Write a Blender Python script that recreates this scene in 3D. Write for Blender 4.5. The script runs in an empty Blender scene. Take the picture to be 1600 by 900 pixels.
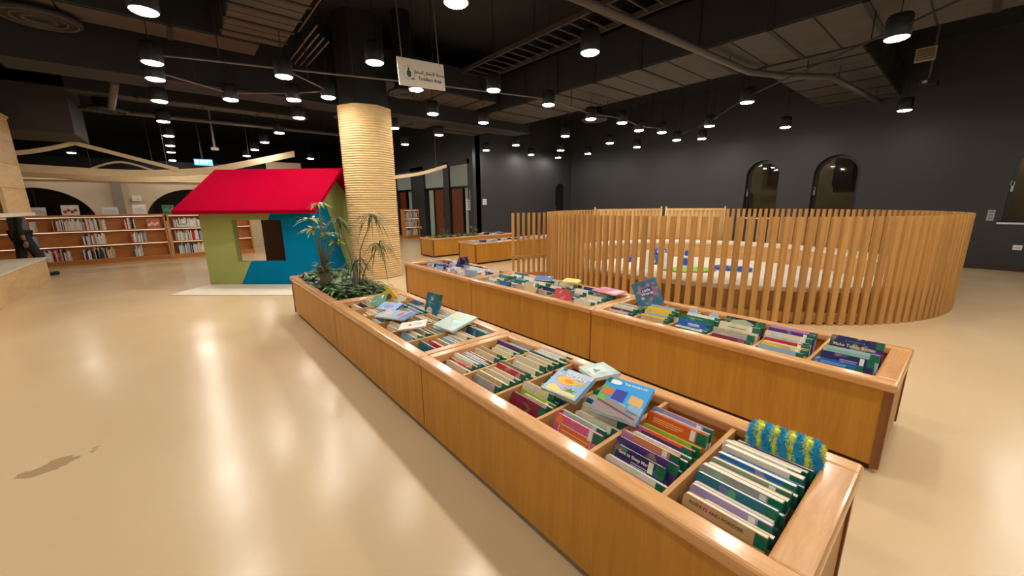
import bpy, bmesh, math, random
from mathutils import Vector, Matrix
random.seed(7)
PI = math.pi
SC = bpy.context.scene
COL = SC.collection

# ------------------------------------------------------------------ camera
TH, PITCH, ROLL, FPX, EYE = 0.70, 0.2157, -0.0083, 601.35, 1.45
cam_d = bpy.data.cameras.new('camera'); cam = bpy.data.objects.new('camera', cam_d); COL.objects.link(cam)
cam_d.sensor_width = 36.0; cam_d.lens = FPX / 1600.0 * 36.0; cam_d.clip_start = 0.05; cam_d.clip_end = 200
_f = Vector((math.sin(TH) * math.cos(PITCH), math.cos(TH) * math.cos(PITCH), -math.sin(PITCH)))
_r = Vector((math.cos(TH), -math.sin(TH), 0)); _u = _r.cross(_f)
_r2 = _r * math.cos(ROLL) + _u * math.sin(ROLL); _u2 = _u * math.cos(ROLL) - _r * math.sin(ROLL)
cam.matrix_world = Matrix(((_r2.x, _u2.x, -_f.x, 0), (_r2.y, _u2.y, -_f.y, 0), (_r2.z, _u2.z, -_f.z, EYE), (0, 0, 0, 1)))
SC.camera = cam

# ------------------------------------------------------------------ world, exposure
w = bpy.data.worlds.new('world'); SC.world = w; w.use_nodes = True
w.node_tree.nodes['Background'].inputs[0].default_value = (0.9, 0.95, 1.0, 1)
w.node_tree.nodes['Background'].inputs[1].default_value = 0.01
SC.view_settings.view_transform = 'Standard'; SC.view_settings.look = 'None'
SC.view_settings.gamma = 1.0; SC.view_settings.use_curve_mapping = False
SC.view_settings.exposure = 0.65
LAMP_STRENGTH = 95.0
LAMP_COLOR = (1.0, 0.92, 0.81)

# ------------------------------------------------------------------ materials
def lin(c):
    return tuple(((v / 255.0) / 12.92 if v / 255.0 <= 0.04045 else ((v / 255.0 + 0.055) / 1.055) ** 2.4) for v in c) + (1.0,)
MATS = {}
def new_mat(name):
    m = bpy.data.materials.new(name); m.use_nodes = True
    nt = m.node_tree; b = nt.nodes['Principled BSDF']
    return m, nt, b
def plain(name, rgb, rough=0.5, metal=0.0, var=0.0, scale=6.0, coat=0.0, bump=0.0, spec=0.5):
    if name in MATS: return MATS[name]
    m, nt, b = new_mat(name)
    b.inputs['Roughness'].default_value = rough; b.inputs['Metallic'].default_value = metal
    b.inputs['Coat Weight'].default_value = coat; b.inputs['Specular IOR Level'].default_value = spec
    c = lin(rgb)
    tc = nt.nodes.new('ShaderNodeTexCoord'); n = nt.nodes.new('ShaderNodeTexNoise')
    n.inputs['Scale'].default_value = scale; n.inputs['Detail'].default_value = 5
    nt.links.new(tc.outputs['Object'], n.inputs['Vector'])
    r = nt.nodes.new('ShaderNodeValToRGB')
    r.color_ramp.elements[0].position = 0.3; r.color_ramp.elements[1].position = 0.7
    r.color_ramp.elements[0].color = tuple(v * (1 - var) for v in c[:3]) + (1,)
    r.color_ramp.elements[1].color = tuple(min(1, v * (1 + var)) for v in c[:3]) + (1,)
    nt.links.new(n.outputs['Fac'], r.inputs['Fac']); nt.links.new(r.outputs['Color'], b.inputs['Base Color'])
    if bump:
        bp = nt.nodes.new('ShaderNodeBump'); bp.inputs['Strength'].default_value = bump; bp.inputs['Distance'].default_value = 0.01
        nt.links.new(n.outputs['Fac'], bp.inputs['Height']); nt.links.new(bp.outputs['Normal'], b.inputs['Normal'])
    MATS[name] = m; return m
def wood(name, c1, c2, stretch, rough=0.42, coat=0.0, scale=1.0, rings=0.35):
    if name in MATS: return MATS[name]
    m, nt, b = new_mat(name)
    tc = nt.nodes.new('ShaderNodeTexCoord'); mp = nt.nodes.new('ShaderNodeMapping')
    oi = nt.nodes.new('ShaderNodeObjectInfo')
    mp.inputs['Scale'].default_value = tuple(s * scale for s in stretch)
    nt.links.new(tc.outputs['Object'], mp.inputs['Vector'])
    ml = nt.nodes.new('ShaderNodeVectorMath'); ml.operation = 'SCALE'; ml.inputs[0].default_value = (17, 11, 7)
    nt.links.new(oi.outputs['Random'], ml.inputs['Scale']); nt.links.new(ml.outputs[0], mp.inputs['Location'])
    n = nt.nodes.new('ShaderNodeTexNoise'); n.inputs['Scale'].default_value = 1.0; n.inputs['Detail'].default_value = 6
    n.inputs['Roughness'].default_value = 0.62; n.inputs['Distortion'].default_value = 0.7
    nt.links.new(mp.outputs[0], n.inputs['Vector'])
    n2 = nt.nodes.new('ShaderNodeTexNoise'); n2.inputs['Scale'].default_value = 6.0; n2.inputs['Detail'].default_value = 3
    nt.links.new(mp.outputs[0], n2.inputs['Vector'])
    mx = nt.nodes.new('ShaderNodeMath'); mx.operation = 'MULTIPLY_ADD'; mx.inputs[1].default_value = rings; 
    nt.links.new(n2.outputs['Fac'], mx.inputs[0]); nt.links.new(n.outputs['Fac'], mx.inputs[2])
    r = nt.nodes.new('ShaderNodeValToRGB'); r.color_ramp.elements[0].position = 0.42; r.color_ramp.elements[1].position = 0.92
    r.color_ramp.elements[0].color = lin(c1); r.color_ramp.elements[1].color = lin(c2)
    nt.links.new(mx.outputs[0], r.inputs['Fac'])
    hs = nt.nodes.new('ShaderNodeHueSaturation'); mr = nt.nodes.new('ShaderNodeMapRange')
    mr.inputs['To Min'].default_value = 0.9; mr.inputs['To Max'].default_value = 1.08
    nt.links.new(oi.outputs['Random'], mr.inputs['Value']); nt.links.new(mr.outputs[0], hs.inputs['Value'])
    nt.links.new(r.outputs['Color'], hs.inputs['Color']); nt.links.new(hs.outputs[0], b.inputs['Base Color'])
    b.inputs['Roughness'].default_value = rough; b.inputs['Coat Weight'].default_value = coat; b.inputs['Coat Roughness'].default_value = 0.12
    MATS[name] = m; return m
def emit(name, rgb, s):
    if name in MATS: return MATS[name]
    m = bpy.data.materials.new(name); m.use_nodes = True; nt = m.node_tree; nt.nodes.clear()
    e = nt.nodes.new('ShaderNodeEmission'); e.inputs[0].default_value = tuple(rgb) + (1,); e.inputs[1].default_value = s
    o = nt.nodes.new('ShaderNodeOutputMaterial'); nt.links.new(e.outputs[0], o.inputs[0]); MATS[name] = m; return m

OAKP = wood('oak_panel', (174, 116, 30), (202, 145, 50), (14, 14, 0.9), 0.45)
OAKR = wood('oak_rim', (196, 138, 82), (222, 170, 114), (22, 2.2, 22), 0.26, 0.5)
OAKX = wood('oak_rim_cross', (196, 138, 82), (222, 170, 114), (2.2, 22, 22), 0.26, 0.5)
OAKD = wood('oak_divider', (184, 130, 72), (210, 158, 96), (3, 3, 18), 0.45)
OAKK = wood('oak_dark_stile', (112, 66, 30), (142, 90, 44), (20, 20, 1.2), 0.45)
SLAT = wood('slat_wood', (168, 120, 60), (198, 150, 86), (20, 20, 1.0), 0.5)
SCRN = wood('screen_pine', (206, 160, 98), (232, 196, 138), (20, 20, 1.2), 0.5)
BENCHW = wood('bench_ply', (196, 144, 88), (214, 166, 108), (2, 2, 10), 0.5)
PLY = wood('plywood', (196, 158, 108), (222, 190, 142), (2.2, 1.6, 7), 0.55)
SHELFW = wood('shelf_wood', (186, 116, 50), (214, 146, 76), (2.5, 8, 8), 0.45)
DOORW = wood('door_walnut', (92, 44, 24), (126, 66, 38), (10, 10, 0.8), 0.45)
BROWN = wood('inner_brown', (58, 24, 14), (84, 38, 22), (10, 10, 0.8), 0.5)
KICK = plain('plinth_dark', (58, 38, 24), 0.6, var=0.1)
CREAM = plain('cream_upholstery', (226, 214, 190), 0.75, var=0.05, scale=14, bump=0.1)
MATC = plain('cream_floor_mat', (232, 222, 204), 0.7, var=0.03)
BLACKW = plain('black_wall_paint', (46, 46, 49), 0.55, var=0.05, scale=1.2)
CEILM = plain('black_ceiling_paint', (22, 23, 27), 0.8, var=0.15, scale=1.5)
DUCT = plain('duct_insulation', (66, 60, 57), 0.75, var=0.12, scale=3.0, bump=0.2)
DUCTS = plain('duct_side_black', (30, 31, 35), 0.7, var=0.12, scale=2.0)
DUCTB = plain('duct_band', (24, 23, 23), 0.7, var=0.1)
PIPE = plain('grey_pipe', (84, 78, 74), 0.5, var=0.08)
CONDUIT = plain('conduit_metal', (112, 104, 98), 0.45, 0.3, var=0.08)
LAMPB = plain('lamp_black', (20, 19, 19), 0.5, var=0.05)
LAMPE = emit('lamp_diffuser_glow', LAMP_COLOR, LAMP_STRENGTH)
BEIGEW = plain('beige_plaster', (196, 178, 152), 0.8, var=0.05, scale=2.0)
GREYPOST = plain('grey_post', (136, 128, 118), 0.6, var=0.05)
CANVAS = plain('cream_canvas', (228, 204, 164), 0.8, var=0.05, scale=8)
WHITE = plain('white_card', (236, 232, 224), 0.6, var=0.02)
WHITEP = plain('white_plastic', (226, 224, 218), 0.4, var=0.02)
STEEL = plain('steel', (176, 174, 170), 0.3, 0.9, var=0.05)
PAGES = plain('page_edges', (232, 220, 194), 0.8, var=0.07, scale=60)
PAGEW = plain('page_edges_white', (240, 234, 220), 0.8, var=0.05, scale=60)
GREENL = plain('green_spine_label', (8, 104, 78), 0.4, var=0.15, scale=40)
INK = plain('black_ink', (36, 34, 36), 0.6)
GLASSD = None
def glass(name, tint, trans, rough=0.03):
    m = bpy.data.materials.new(name); m.use_nodes = True; nt = m.node_tree; b = nt.nodes['Principled BSDF']
    b.inputs['Base Color'].default_value = lin(tint); b.inputs['Roughness'].default_value = rough
    t = nt.nodes.new('ShaderNodeBsdfTransparent'); mix = nt.nodes.new('ShaderNodeMixShader'); mix.inputs[0].default_value = 1 - trans
    out = nt.nodes['Material Output']
    nt.links.new(t.outputs[0], mix.inputs[1]); nt.links.new(b.outputs[0], mix.inputs[2]); nt.links.new(mix.outputs[0], out.inputs[0])
    return m
GLASSD = glass('night_window_glass', (8, 9, 10), 0.3)
GLASSC = glass('corridor_window_glass', (8, 9, 10), 0.5)
GLASSF = glass('frosted_transom_glass', (176, 190, 184), 0.25, 0.15)

def floor_material():
    m, nt, b = new_mat('polished_floor')
    L = nt.links.new
    tc = nt.nodes.new('ShaderNodeTexCoord')
    n1 = nt.nodes.new('ShaderNodeTexNoise'); n1.inputs['Scale'].default_value = 0.45; n1.inputs['Detail'].default_value = 7; n1.inputs['Distortion'].default_value = 0.8
    L(tc.outputs['Object'], n1.inputs['Vector'])
    r = nt.nodes.new('ShaderNodeValToRGB'); r.color_ramp.elements[0].position = 0.3; r.color_ramp.elements[1].position = 0.72
    r.color_ramp.elements[0].color = lin((206, 178, 138)); r.color_ramp.elements[1].color = lin((214, 188, 150))
    L(n1.outputs['Fac'], r.inputs['Fac'])
    # grey scuffed stain, turned along its length
    mp = nt.nodes.new('ShaderNodeMapping'); mp.vector_type = 'TEXTURE'
    mp.inputs['Location'].default_value = (-0.78, 3.20, 0); mp.inputs['Rotation'].default_value = (0, 0, 0.36); mp.inputs['Scale'].default_value = (0.21, 0.085, 1)
    n2 = nt.nodes.new('ShaderNodeTexNoise'); n2.inputs['Scale'].default_value = 11; n2.inputs['Detail'].default_value = 6
    L(tc.outputs['Object'], n2.inputs['Vector'])
    L(tc.outputs['Object'], mp.inputs['Vector'])
    ln = nt.nodes.new('ShaderNodeVectorMath'); ln.operation = 'LENGTH'; L(mp.outputs[0], ln.inputs[0])
    ad = nt.nodes.new('ShaderNodeMath'); ad.operation = 'MULTIPLY_ADD'; ad.inputs[1].default_value = 1.6; L(n2.outputs['Fac'], ad.inputs[0]); L(ln.outputs['Value'], ad.inputs[2])
    mr = nt.nodes.new('ShaderNodeMapRange'); mr.inputs['From Min'].default_value = 1.50; mr.inputs['From Max'].default_value = 1.44; mr.inputs['To Max'].default_value = 0.8
    L(ad.outputs[0], mr.inputs['Value'])
    mix = nt.nodes.new('ShaderNodeMix'); mix.data_type = 'RGBA'; L(mr.outputs[0], mix.inputs[0]); L(r.outputs[0], mix.inputs[6]); mix.inputs[7].default_value = lin((158, 132, 96))
    L(mix.outputs[2], b.inputs['Base Color'])
    n3 = nt.nodes.new('ShaderNodeTexNoise'); n3.inputs['Scale'].default_value = 2.5; n3.inputs['Detail'].default_value = 5; L(tc.outputs['Object'], n3.inputs['Vector'])
    rr = nt.nodes.new('ShaderNodeMath'); rr.operation = 'MULTIPLY_ADD'; rr.inputs[1].default_value = 0.14; rr.inputs[2].default_value = 0.165
    n4 = nt.nodes.new('ShaderNodeTexNoise'); n4.inputs['Scale'].default_value = 1.7; n4.inputs['Detail'].default_value = 2; L(tc.outputs['Object'], n4.inputs['Vector'])
    L(n4.outputs['Fac'], rr.inputs[0]); L(rr.outputs[0], b.inputs['Roughness'])
    bp = nt.nodes.new('ShaderNodeBump'); bp.inputs['Strength'].default_value = 0.06; bp.inputs['Distance'].default_value = 0.02
    L(n3.outputs['Fac'], bp.inputs['Height']); L(bp.outputs['Normal'], b.inputs['Normal'])
    b.inputs['Specular IOR Level'].default_value = 0.45
    return m
FLOORM = floor_material()

PAL = {'cream': (226, 212, 182), 'white': (234, 230, 222), 'tan': (196, 166, 118), 'grey': (170, 166, 158), 'mint': (176, 206, 196),
       'pale blue': (146, 182, 212), 'bright blue': (22, 104, 186), 'teal': (20, 104, 128), 'navy': (34, 34, 92), 'purple': (76, 50, 120),
       'lavender': (168, 150, 196), 'pink': (216, 96, 140), 'red': (190, 36, 44), 'orange': (222, 96, 28), 'salmon': (214, 140, 96),
       'yellow': (236, 196, 52), 'lime': (156, 186, 52), 'green': (14, 116, 76), 'grey green': (136, 150, 128), 'maroon': (128, 34, 62), 'black': (36, 34, 38), 'brown': (124, 84, 54), 'sky blue': (54, 158, 226)}
def cover_mat(cname):
    key = 'cover_' + cname.replace(' ', '_')
    if key in MATS: return MATS[key]
    m, nt, b = new_mat(key); c = lin(PAL[cname])
    tc = nt.nodes.new('ShaderNodeTexCoord'); oi = nt.nodes.new('ShaderNodeObjectInfo')
    ad = nt.nodes.new('ShaderNodeVectorMath'); ad.operation = 'ADD'
    sc = nt.nodes.new('ShaderNodeVectorMath'); sc.operation = 'SCALE'; sc.inputs[0].default_value = (9, 5, 3); nt.links.new(oi.outputs['Random'], sc.inputs['Scale'])
    nt.links.new(tc.outputs['Object'], ad.inputs[0]); nt.links.new(sc.outputs[0], ad.inputs[1])
    v = nt.nodes.new('ShaderNodeTexVoronoi'); v.inputs['Scale'].default_value = 16; nt.links.new(ad.outputs[0], v.inputs['Vector'])
    n = nt.nodes.new('ShaderNodeTexNoise'); n.inputs['Scale'].default_value = 13; n.inputs['Detail'].default_value = 2; nt.links.new(ad.outputs[0], n.inputs['Vector'])
    mr = nt.nodes.new('ShaderNodeMapRange'); mr.inputs['From Min'].default_value = 0.56; mr.inputs['From Max'].default_value = 0.60; mr.inputs['To Max'].default_value = 0.55
    nt.links.new(n.outputs['Fac'], mr.inputs['Value'])
    mix = nt.nodes.new('ShaderNodeMix'); mix.data_type = 'RGBA'; mix.inputs[6].default_value = c
    nt.links.new(mr.outputs[0], mix.inputs[0]); nt.links.new(v.outputs['Color'], mix.inputs[7])
    mx2 = nt.nodes.new('ShaderNodeMix'); mx2.data_type = 'RGBA'; mx2.inputs[0].default_value = 0.45
    nt.links.new(mix.outputs[2], mx2.inputs[6]); mx2.inputs[7].default_value = c
    nt.links.new(mx2.outputs[2], b.inputs['Base Color'])
    b.inputs['Roughness'].default_value = 0.32
    MATS[key] = m; return m
def flat(rgb, rough=0.4):
    return plain('print_%d_%d_%d' % rgb, rgb, rough)

# ------------------------------------------------------------------ mesh helpers
class MB:
    def __init__(self): self.bm = bmesh.new()
    def box(self, x0, x1, y0, y1, z0, z1, mat=None):
        v = [self.bm.verts.new(p) for p in ((x0, y0, z0), (x1, y0, z0), (x1, y1, z0), (x0, y1, z0), (x0, y0, z1), (x1, y0, z1), (x1, y1, z1), (x0, y1, z1))]
        if mat is not None:
            for q in v: q.co = mat @ q.co
        for f in ((0, 3, 2, 1), (4, 5, 6, 7), (0, 1, 5, 4), (1, 2, 6, 5), (2, 3, 7, 6), (3, 0, 4, 7)): self.bm.faces.new([v[i] for i in f])
        return self
    def prism(self, pts, a, b, to=None):
        """pts 2-D outline (counter-clockwise), extruded a..b along the third axis; to maps (p, q, d) to xyz"""
        to = to or (lambda p, q, d: (p, q, d))
        lo = [self.bm.verts.new(to(p, q, a)) for p, q in pts]; hi = [self.bm.verts.new(to(p, q, b)) for p, q in pts]
        n = len(pts)
        self.bm.faces.new(lo[::-1]); self.bm.faces.new(hi)
        for i in range(n): self.bm.faces.new((lo[i], lo[(i + 1) % n], hi[(i + 1) % n], hi[i]))
        return self
    def tube(self, pts, rad, sides=8, cap=True):
        pts = [Vector(p) for p in pts]; n = len(pts)
        rads = rad if isinstance(rad, (list, tuple)) else [rad] * n
        rings = []; prev = None
        for i, p in enumerate(pts):
            t = (pts[min(i + 1, n - 1)] - pts[max(i - 1, 0)]).normalized()
            if prev is None:
                ref = Vector((0, 0, 1)) if abs(t.z) < 0.9 else Vector((1, 0, 0)); e1 = t.cross(ref).normalized()
            else: e1 = (prev - t * prev.dot(t)).normalized()
            prev = e1; e2 = t.cross(e1)
            rings.append([self.bm.verts.new(p + (e1 * math.cos(2 * PI * k / sides) + e2 * math.sin(2 * PI * k / sides)) * rads[i]) for k in range(sides)])
        for i in range(n - 1):
            for k in range(sides): self.bm.faces.new((rings[i][k], rings[i][(k + 1) % sides], rings[i + 1][(k + 1) % sides], rings[i + 1][k]))
        if cap: self.bm.faces.new(rings[0][::-1]); self.bm.faces.new(rings[-1])
        return self
    def lathe(self, prof, sides=24, c=(0, 0, 0), shape=None):
        rings = []
        for r, z in prof:
            ring = []
            for k in range(sides):
                a = 2 * PI * k / sides; s = shape(a) if shape else 1.0
                ring.append(self.bm.verts.new((c[0] + r * s * math.cos(a), c[1] + r * s * math.sin(a), c[2] + z)))
            rings.append(ring)
        for i in range(len(rings) - 1):
            for k in range(sides): self.bm.faces.new((rings[i][k], rings[i][(k + 1) % sides], rings[i + 1][(k + 1) % sides], rings[i + 1][k]))
        self.bm.faces.new(rings[0][::-1]); self.bm.faces.new(rings[-1])
        return self
    def arc(self, c, r0, r1, a0, a1, z0, z1, seg=12):
        n = seg + 1; V = []
        for i in range(n):
            a = a0 + (a1 - a0) * i / seg; ca, sa = math.cos(a), math.sin(a)
            V.append([self.bm.verts.new((c[0] + r * ca, c[1] + r * sa, z)) for r, z in ((r0, z0), (r1, z0), (r1, z1), (r0, z1))])
        for i in range(seg):
            for k in range(4): self.bm.faces.new((V[i][k], V[i][(k + 1) % 4], V[i + 1][(k + 1) % 4], V[i + 1][k]))
        self.bm.faces.new(V[0][::-1]); self.bm.faces.new(V[-1])
        return self
    def bevel(self, wd, seg=2):
        bmesh.ops.bevel(self.bm, geom=list(self.bm.edges), offset=wd, segments=seg, affect='EDGES', profile=0.5, clamp_overlap=True); return self
    def mesh(self, name, mat=None, smooth=False):
        bmesh.ops.recalc_face_normals(self.bm, faces=list(self.bm.faces))
        me = bpy.data.meshes.new(name); self.bm.to_mesh(me); self.bm.free()
        if mat: me.materials.append(mat)
        if smooth:
            for p in me.polygons: p.use_smooth = True
        return me
    def build(self, name, mat, parent=None, smooth=False):
        return add(name, self.mesh(name, mat, smooth), parent)
def add(name, me, parent=None):
    o = bpy.data.objects.new(name, me); COL.objects.link(o)
    if parent: o.parent = parent
    return o
def tag(o, label=None, cat=None, group=None, kind=None):
    if label: o['label'] = label
    if cat: o['category'] = cat
    if group: o['group'] = group
    if kind: o['kind'] = kind
    return o
def thing(name, label, cat, loc=(0, 0, 0), rz=0.0, group=None, kind=None):
    o = bpy.data.objects.new(name, None); o.empty_display_size = 0.05; COL.objects.link(o)
    o.location = loc; o.rotation_euler = (0, 0, rz)
    return tag(o, label, cat, group, kind)
def struct(name, mb, mat, label=None):
    o = mb.build(name, mat); o['kind'] = 'structure'
    if label: o['label'] = label
    return o
def text_mesh(body, size, mat, align='CENTER', extrude=0.0006):
    c = bpy.data.curves.new('lettering', 'FONT'); c.body = body; c.size = size; c.align_x = align; c.align_y = 'CENTER'; c.extrude = extrude; c.resolution_u = 2; c.offset = size * .018
    o = bpy.data.objects.new('lettering', c); COL.objects.link(o)
    me = bpy.data.meshes.new_from_object(o.evaluated_get(bpy.context.evaluated_depsgraph_get()))
    bpy.data.objects.remove(o); bpy.data.curves.remove(c)
    me.materials.clear(); me.materials.append(mat); return me
def frame_matrix(o, ux, uy):
    ux = Vector(ux).normalized(); uy = (Vector(uy) - ux * Vector(uy).dot(ux)).normalized(); uz = ux.cross(uy); o = Vector(o)
    return Matrix(((ux.x, uy.x, uz.x, o.x), (ux.y, uy.y, uz.y, o.y), (ux.z, uy.z, uz.z, o.z), (0, 0, 0, 1)))

# ------------------------------------------------------------------ the setting
ZC = 4.8
XL, XR, YN, YF = -9.0, 12.95, -7.0, 27.0
struct('floor', MB().box(XL - .2, XR + 3.2, YN - .2, YF + .2, -0.1, 0), FLOORM, 'polished beige resin floor with soft lamp reflections')
struct('ceiling', MB().box(XL - .2, XR + 3.2, YN - .2, YF + .2, ZC, ZC + 0.1), CEILM, 'black painted open ceiling')
def arch_wall(mb, s0, s1, z1, holes, a, b, to):
    """wall from s0 to s1 with round-topped openings (c0, c1, sill, top); to maps (s, z, d)"""
    cur = s0
    for c0, c1, sill, top in sorted(holes):
        mb.prism([(cur, 0), (c0, 0), (c0, z1), (cur, z1)], a, b, to)
        if sill > 0: mb.prism([(c0, 0), (c1, 0), (c1, sill), (c0, sill)], a, b, to)
        rx = (c1 - c0) / 2; rz = min(rx, top - sill); m = (c0 + c1) / 2; N = 20
        arc = [(m - rx * math.cos(PI * i / N), top - rz + rz * math.sin(PI * i / N)) for i in range(N + 1)]
        for i in range(N):
            (p0, q0), (p1, q1) = arc[i], arc[i + 1]
            mb.prism([(p0, q0), (p1, q1), (p1, z1), (p0, z1)], a, b, to)
        cur = c1
    mb.prism([(cur, 0), (s1, 0), (s1, z1), (cur, z1)], a, b, to)
    return mb
WIN = [(3.70, 4.56, 0.99, 2.60), (2.00, 2.93, 0.99, 2.60), (-1.30, -0.36, 0.99, 2.60)]
struct('wall_right', arch_wall(MB(), YN, 11.4, ZC, WIN, XR, XR + 0.25, lambda p, q, d: (d, p, q)), BLACKW, 'black painted wall with arched windows')
struct('baseboard_right', MB().box(XR - 0.015, XR, YN, 11.4, 0, 0.1), KICK)
struct('wall_corridor', MB().box(XR + 2.6, XR + 2.75, YN, 11.4, 0, ZC), plain('corridor_olive', (176, 160, 118), 0.8, var=0.25, scale=1.2), 'dim olive wall seen through the arched windows')
co = MB()
for y0, y1, z0, z1 in ((5.2, 5.6, 0, 1.75), (4.2, 4.75, 2.0, 3.2), (2.55, 3.0, 1.9, 3.2), (1.4, 1.55, 1.9, 3.2), (1.75, 1.9, 1.9, 3.2), (2.1, 2.2, 1.9, 3.2), (.9, 1.05, 1.8, 3.2), (-2.4, -2.2, 0, 3.2), (.2, 3.6, 0, .85)): co.box(XR + 2.45, XR + 2.6, y0, y1, z0, z1)
struct('trim_3', co, plain('corridor_dark_brown', (70, 58, 44), .7, var=.2), 'dark panels on the corridor wall beyond the windows')
for i, (c0, c1, sill, top) in enumerate(WIN):
    wn = thing('window_%d' % (i + 1), ['arched window on the black wall, farthest of three', 'arched window in the middle of the black wall', 'arched window cut by the right edge of view'][i], None, (XR, (c0 + c1) / 2, sill), kind='structure')
    hw = (c1 - c0) / 2; hh = top - sill
    def outline(inset, n=16):
        r = hw - inset; P = [(-r, inset), (r, inset)]
        P += [(r * math.cos(PI * k / n), hh - hw + r * math.sin(PI * k / n)) for k in range(n + 1)]
        return P
    fr = MB()
    o0, o1 = outline(0.0), outline(0.07)
    for k in range(len(o0)):
        a0, a1, b0, b1 = o0[k], o0[(k + 1) % len(o0)], o1[k], o1[(k + 1) % len(o1)]
        if (Vector(a0) - Vector(a1)).length < 1e-6: continue
        fr.prism([a0, a1, b1, b0], 0.15, 0.23, lambda p, q, d: (d, p, q))
    wf = fr.build('window_frame', plain('black_frame', (16, 16, 17), 0.35), wn)
    MB().prism(outline(0.05), 0.18, 0.19, lambda p, q, d: (d, p, q)).build('pane', GLASSC, wn)
    MB().box(-0.03, 0.1, -hw - 0.05, hw + 0.05, -0.035, 0.0).build('window_sill', WHITEP, wn)
    h = MB().box(0.1, 0.15, hw - 0.055, hw - 0.02, 0.62, 0.74).tube([(0.12, hw - 0.05, 0.74), (0.12, hw - 0.05, 0.82), (0.12, hw - 0.015, 0.84), (0.12, hw - 0.01, 0.74)], 0.008, 6)
    h.build('window_latch', STEEL, wf)
# back black wall, with its arched door
YB = 11.4
struct('wall_back', arch_wall(MB(), 7.88, XR, ZC, [(12.0, 12.6, 0, 2.25)], YB, YB + 0.2, lambda p, q, d: (p, d, q)), BLACKW, 'black painted back wall beside the office doors')
dr = thing('door_1', 'narrow arched black door in the back wall corner', None, (12.3, YB, 0), kind='structure')
MB().prism([(-.29, 0.01), (.29, 0.01)] + [(.29 * math.cos(PI * k / 12), 1.95 + .29 * math.sin(PI * k / 12)) for k in range(13)], 0.1, 0.14, lambda p, q, d: (p, d, q)).build('door_leaf', plain('door_black', (18, 18, 20), 0.4), dr)
MB().box(-.24, -.21, 0.06, 0.1, 1.15, 1.35).build('door_handle', STEEL, dr)
# office wall, facing the aisle
XD = 8.0
ow = MB()
for y0, y1 in ((11.4, 11.92), (13.22, 13.62), (15.22, 16.42), (18.0, YF)): ow.box(XD, XD + 0.2, y0, y1, 0, 3.0)
ow.box(XD, XD + 0.2, 11.4, YF, 2.86, ZC)
struct('wall_offices', ow, BLACKW, 'black wall of the office fronts')
struct('wall_office_back', MB().box(XD + 2.4, XD + 2.5, 11.6, YF, 0, ZC), BEIGEW, 'pale wall inside the offices')
for i, (y0, y1, da, db, sa, sb) in enumerate(((11.92, 13.22, 12.32, 13.12, 11.95, 12.2), (13.62, 15.22, 13.68, 14.42, 14.52, 14.92), (16.42, 18.0, 17.05, 17.75, 16.45, 16.85))):
    d = thing('door_%d' % (i + 2), ['walnut office door nearest the black corner', 'walnut office door in the middle', 'walnut office door beside the rope column'][i], None, (XD, 0, 0), kind='structure')
    dl = MB().box(0.06, 0.11, da, db, 0.01, 2.02).build('door_leaf', DOORW, d)
    MB().box(0.02, 0.14, y0, y1, 2.03, 2.1).box(0.02, 0.14, db, db + .05, 0, 2.03).box(0.02, 0.14, da - .05, da, 0, 2.03).build('door_frame', plain('black_frame', (16, 16, 17), 0.35), d)
    MB().box(0.07, 0.085, y0 + .02, y1 - .02, 2.1, 2.86).build('transom_pane', GLASSF, d)
    MB().box(0.07, 0.085, sa, sb, 0.02, 2.03).build('sidelight_pane', GLASSF, d)
    MB().box(0.02, 0.06, da + .06, da + .09, 0.95, 1.1).build('door_handle', STEEL, dl)
# outer walls behind the view
struct('wall_left', MB().box(XL - .2, XL, YN, YF, 0, ZC), BEIGEW); struct('wall_far', MB().box(XL, XD, YF, YF + .2, 0, ZC), CEILM)
struct('wall_near', MB().box(XL, XR + 3, YN - .2, YN, 0, ZC), BEIGEW)
# low arcade wall behind the bookcases
ARC = [(-4.1, -1.86, 1.0, 1.98), (-0.82, 1.5, 1.0, 1.98)]
struct('wall_arcade', arch_wall(MB(), XL, 4.2, 2.46, ARC, 16.5, 16.7, lambda p, q, d: (p, d, q)), BEIGEW, 'beige arcade wall with wide arched openings')
struct('trim_1', MB().box(XL, 4.2, 16.44, 16.5, 2.2, 2.46), CANVAS, 'cream band along the top of the arcade wall')
for i, (c0, c1, sill, top) in enumerate(ARC):
    wn = thing('window_%d' % (i + 4), ['wide dark arched window behind the long bookcase', 'wide dark arched window behind the red roof'][i], None, ((c0 + c1) / 2, 16.6, sill), kind='structure')
    hw = (c1 - c0) / 2
    MB().prism([(hw * math.cos(PI * k / 16), (top - sill) * math.sin(PI * k / 16)) for k in range(17)], -0.01, 0.01, lambda p, q, d: (p, d, q)).build('pane', GLASSD, wn)
    MB().tube([(hw * .985 * math.cos(PI * k / 16), -0.03, (top - sill) * .985 * math.sin(PI * k / 16)) for k in range(17)], 0.022, 6).build('window_frame', plain('black_frame', (16, 16, 17), 0.35), wn)
    MB().box(-.02, .02, -.03, 0, 0, top - sill - .02).build('mullion', plain('black_frame', (16, 16, 17), 0.35), wn)
struct('wall_night', MB().box(XL, 4.2, 18.6, 18.7, 0, 3), plain('night_dark', (14, 14, 16), 0.7), 'dark space beyond the arcade openings')
struct('trim_2', MB().box(-1.42, -1.24, 16.38, 16.5, 0, 2.46), GREYPOST, 'grey pilaster between the two arched windows')
struct('wall_stub', MB().box(2.55, 3.6, 16.2, 16.5, 2.2, 2.95), BEIGEW, 'beige wall stub above the red roof')

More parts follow.
